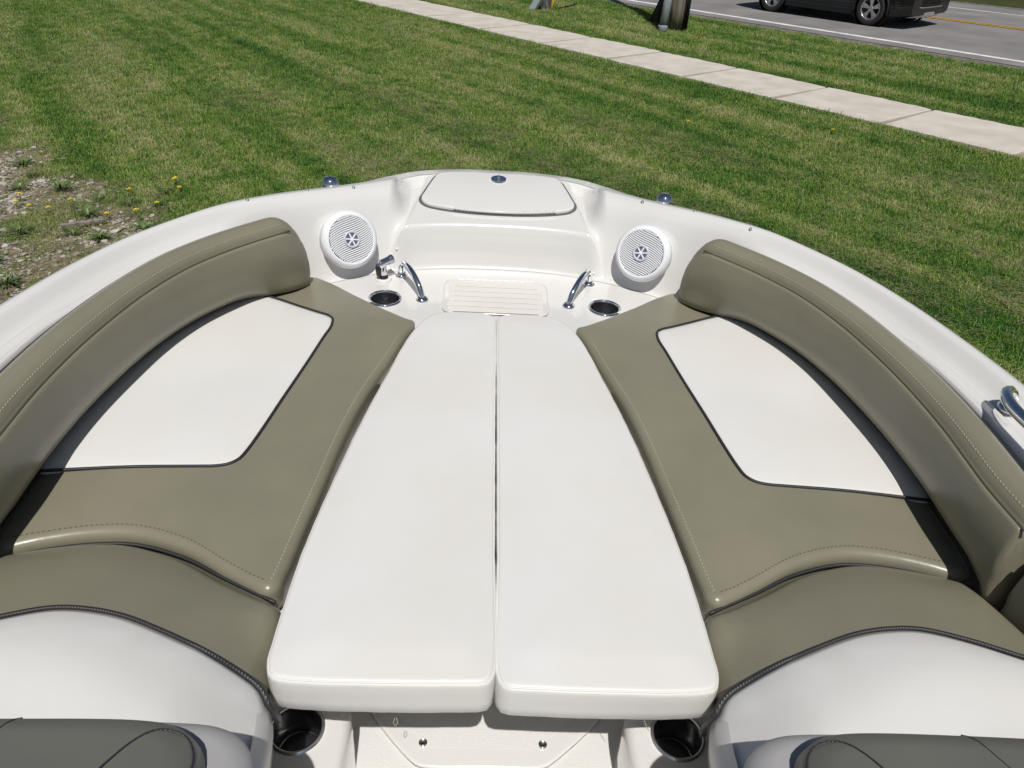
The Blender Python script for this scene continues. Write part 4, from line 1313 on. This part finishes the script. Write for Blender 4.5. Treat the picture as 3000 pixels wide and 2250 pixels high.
x, y = lawn_points(440000, 1.6, 27, 1.12)
s_, n_ = x * DV[0] + y * DV[1], x * NV[0] + y * NV[1]
ok = ~((n_ > W0 + .025 + .03 * np.sin(s_ * 7.3) * np.sin(s_ * 2.9)) & (n_ < W1 + .015)) & ~((n_ > 14.72 + .08 * np.sin(s_ * 3.1)) & (n_ < 25.6))
gf_ = gravel_f(x, y)
ok &= RNG.uniform(0, 1, len(x)) > np.clip(gf_ * 1.02, 0, .76)
ok &= ~((np.hypot(x - 3.2, y - 16.95) < .2) | (np.hypot(x - 2.9, y - 16.65) < .1))
x, y, n_, gf_ = x[ok], y[ok], n_[ok], gf_[ok]
big = np.clip(RNG.normal(1., .2, len(x)), .55, 1.7) * (1 - .3 * gf_)
verge = smooth(W0 - .55, W0 - .05, n_) * (n_ < W0) + .6 * (n_ > W1 + .25)
big *= 1 + .30 * verge
big *= np.interp(np.hypot(x, y), [3, 8, 25], [.88, 1., 1.25])
zz = np.where(n_ > 25, -.2, 0.)
scatter('lawn_grass', np.column_stack([x, y, zz]), big, [blades(18, .055, .022, .060, .0024, .0046, 1.0, 40 + i) for i in range(7)], 'short mown green lawn grass around the boat', 'grass', M['grass'])

# dry clippings left by the mower in rows and patches
x, y = lawn_points(125000, 2.2, 22, 1.1)
s_, n_ = x * DV[0] + y * DV[1], x * NV[0] + y * NV[1]
row = .55 * vnoise(s_ * .22, n_ * 1.25, 1., 21) + .30 * vnoise(s_ * .6, n_ * 1.6, 1., 22) + .22 * vnoise(x, y, 3.1, 23)
ok = (RNG.uniform(0, 1, len(x)) < smooth(.56, .86, row) * .8 + .03) & (n_ < 9.1) & (gravel_f(x, y) < .85)
gq = gravel_f(x, y); ok |= (gq > .12) & (gq < .9) & (RNG.uniform(0, 1, len(x)) < .55)
edge2 = (n_ > W1 - .03) & (n_ < W1 + .14) & (RNG.uniform(0, 1, len(x)) < .9)
ok |= edge2
for cx, cy, rr_ in ((-2.5, 16.4, .5), (-2.1, 15.9, .4), (-.7, 14.2, .5), (-.15, 8.8, .35), (-.9, 7.4, .6), (4.4, 7.3, .6), (-1.6, 7.9, .5), (-3.5, 10.2, .8), (-6.6, 14., 1.1), (1.1, 9.2, .5)):
    ok |= (np.hypot((x - cx), (y - cy)) < rr_ * RNG.uniform(0, 1, len(x)) ** .5) & (RNG.uniform(0, 1, len(x)) < .95)
x, y = x[ok], y[ok]
scatter('dry_clippings', np.column_stack([x, y, np.full(len(x), .0)]), RNG.uniform(.7, 1.3, len(x)), [blades(8, .06, .025, .065, .0014, .003, 0, 70 + i, True) for i in range(4)], 'straw-coloured dry mowing clippings lying on the lawn', 'clippings', M['straw'])

# ---- gravel patch beside the boat
gx_, gy_ = np.meshgrid(np.arange(-9.5, -1.8, .22), np.arange(3.2, 12.5, .22))
pv = np.column_stack([gx_.ravel(), gy_.ravel()])
gz = .006 - .05 * (1 - smooth(.02, .15, gravel_f(pv[:, 0], pv[:, 1])))
nx, ny = gx_.shape[1], gx_.shape[0]
tag(obj('gravel_ground', (np.column_stack([pv, gz]), [(j * nx + i, j * nx + i + 1, (j + 1) * nx + i + 1, (j + 1) * nx + i) for j in range(ny - 1) for i in range(nx - 1)]), M['gravel_bed']), kind='structure')
M['stone'] = mat('limestone_chips', (.40, .375, .335), .9, spec=.2)
nt = M['stone'].node_tree
oi = nt.nodes.new('ShaderNodeObjectInfo'); rp_ = nt.nodes.new('ShaderNodeValToRGB')
for i, (p, c) in enumerate(((0., (.18, .15, .115)), (.35, (.30, .26, .205)), (.7, (.40, .36, .30)), (1., (.52, .49, .44)))):
    e = rp_.color_ramp.elements[0] if i == 0 else (rp_.color_ramp.elements[1] if i == 3 else rp_.color_ramp.elements.new(p))
    e.position = p; e.color = (*c, 1)
nt.links.new(oi.outputs['Random'], rp_.inputs[0]); nt.links.new(rp_.outputs[0], nt.nodes['Principled BSDF'].inputs['Base Color'])


def stone(seed):
    r = np.random.default_rng(seed)
    t = (1 + 5 ** .5) / 2
    v = np.array([(-1, t, 0), (1, t, 0), (-1, -t, 0), (1, -t, 0), (0, -1, t), (0, 1, t), (0, -1, -t), (0, 1, -t), (t, 0, -1), (t, 0, 1), (-t, 0, -1), (-t, 0, 1)]) / 1.9
    v = v * r.uniform(.6, 1.15, (12, 1)) * np.array([1.2, .9, .55])
    f = [(0, 11, 5), (0, 5, 1), (0, 1, 7), (0, 7, 10), (0, 10, 11), (1, 5, 9), (5, 11, 4), (11, 10, 2), (10, 7, 6), (7, 1, 8), (3, 9, 4), (3, 4, 2), (3, 2, 6), (3, 6, 8), (3, 8, 9), (4, 9, 5), (2, 4, 11), (6, 2, 10), (8, 6, 7), (9, 8, 1)]
    return v.tolist(), f


x = RNG.uniform(-9.5, -1.8, 130000); y = RNG.uniform(3.2, 12.5, 130000)
ok = (RNG.uniform(0, 1, len(x)) < gravel_f(x, y) ** 1.5 * .55) & (np.abs(np.arctan2(x, y)) < RAD(48))
x, y = x[ok], y[ok]
sz = np.clip(RNG.lognormal(math.log(.013), .45, len(x)), .006, .05)
scatter('gravel', np.column_stack([x, y, .010 + sz * .2]), sz, [stone(i) for i in range(6)], 'pale limestone gravel beside the lawn, left of the boat', 'gravel', M['stone'])

# ---- weeds, dandelions and a stick on the gravel
M['weed'] = mat('weed_leaf', (.065, .125, .026), .5, var=(.12, .18, .04), var_scale=9)
M['dandelion'] = mat('dandelion_yellow', (.75, .55, .02), .6)
M['stem'] = mat('weed_stem', (.10, .15, .05), .6)
M['grey_wood'] = wood_mat('grey_driftwood', (.16, .14, .12), (.30, .27, .235), 30)


def weed(name, loc, r, n, seed, label, group):
    q = np.random.default_rng(seed)
    root = empty(name, loc); tag(root, label, 'weed', group)
    V, F = [], []
    for i in range(n):
        A = q.uniform(0, 2 * np.pi); L = r * q.uniform(.6, 1.2); w = L * q.uniform(.035, .075); lift = q.uniform(.4, 1.7)
        d = np.array([math.cos(A), math.sin(A), 0]); p = np.array([-d[1], d[0], 0])
        k = len(V)
        for t, ww in ((0, .35), (.35, .9), (.7, 1.), (1., .08)):
            c = d * L * t + np.array([0, 0, .005 + L * lift * (t - .62 * t * t)])
            V += [c + p * w * ww, c - p * w * ww]
        F += [(k + 2 * j, k + 2 * j + 1, k + 2 * j + 3, k + 2 * j + 2) for j in range(3)]
    obj('leaves', (np.array(V), F), M['weed'], root, smooth=False)
    return root


def dandelion(loc, h, seed, label):
    q = np.random.default_rng(seed)
    root = weed('dandelion', loc, .07, 8, seed, label, 'dandelions'); root['category'] = 'flower'
    obj('stem', tube(spline([(0, 0, 0), (q.uniform(-.02, .02), q.uniform(-.02, .02), h * .6), (q.uniform(-.03, .03), 0, h)], n=6), .0022, 5), M['stem'], root)
    tip = root.children[-1].data.vertices[-3].co
    V, F = [], []
    for j in range(18):
        A = j * 2 * math.pi / 18
        for rr_, dz in ((.020, .004), (.012, .010)):
            k = len(V); c, s = math.cos(A + rr_ * 40), math.sin(A + rr_ * 40)
            V += [(tip.x - s * .002, tip.y + c * .002, h), (tip.x + s * .002, tip.y - c * .002, h), (tip.x + c * rr_ + s * .003, tip.y + s * rr_ - c * .003, h + dz), (tip.x + c * rr_ - s * .003, tip.y + s * rr_ + c * .003, h + dz)]
            F.append((k, k + 1, k + 2, k + 3))
    obj('flower', (np.array(V), F), M['dandelion'], root, smooth=False)


dpos = [(-4.18, 6.18), (-4.25, 6.32), (-4.27, 6.02), (-4.02, 6.10), (-3.81, 6.01), (-3.69, 6.16), (-3.38, 6.56), (-3.10, 6.83), (-3.05, 6.74), (-3.01, 6.64), (-3.02, 6.18), (-3.08, 5.95), (-3.35, 5.96), (-5.35, 11.86), (7.62, 13.90), (3.67, 9.18), (1.98, 9.34)]
dl = ['yellow dandelion of the loose row at the far left of the gravel'] * 5 + ['yellow dandelion standing alone in the middle of the gravel patch', 'yellow dandelion where the gravel meets the lawn, left of the three'] + ['yellow dandelion of the three growing close together near the gunwale'] * 3 + ['yellow dandelion between the wood stick and the gunwale'] * 2 + ['yellow dandelion just behind the end of the wood stick'] + ['lone yellow dandelion on the far left lawn', 'yellow dandelion on the verge close to the road edge', 'yellow dandelion in the lawn just before the sidewalk on the right', 'yellow dandelion in the lawn behind the bow']
for i, ((x, y), lab) in enumerate(zip(dpos, dl)):
    dandelion((x, y, .01), .055 + .02 * (i % 3), 100 + i, lab)
wpos = [(-3.45, 4.72, .17), (-4.42, 6.62, .14), (-4.05, 6.62, .17), (-3.86, 5.62, .18), (-3.45, 5.62, .14), (-3.52, 6.02, .15), (-4.0, 5.35, .16), (-3.30, 6.30, .12), (-3.2, 5.55, .13), (-3.75, 5.05, .14), (-3.12, 6.62, .11), (-4.75, 7.3, .15), (-4.5, 7.0, .12), (-2.95, 5.75, .12), (-3.05, 6.33, .12), (-4.3, 5.75, .13), (-3.6, 6.4, .10), (-2.75, 5.45, .12)]
for i, (x, y, r) in enumerate(wpos):
    weed('weed_clump', (x, y, .01), r * .72, 34 + 8 * (i % 3), 300 + i, 'leafy green weed clump growing in the gravel left of the boat', 'weed clumps in the gravel')
stick = obj('wood_stick', bbox_bevel(-.16, .16, -.018, .018, 0, .022, .006), M['grey_wood'], smooth=False)
stick.location = (-3.44, 5.78, .045); stick.rotation_euler = (0, RAD(3), RAD(37))
tag(stick, 'grey weathered wood stick lying on the gravel left of the boat', 'stick')
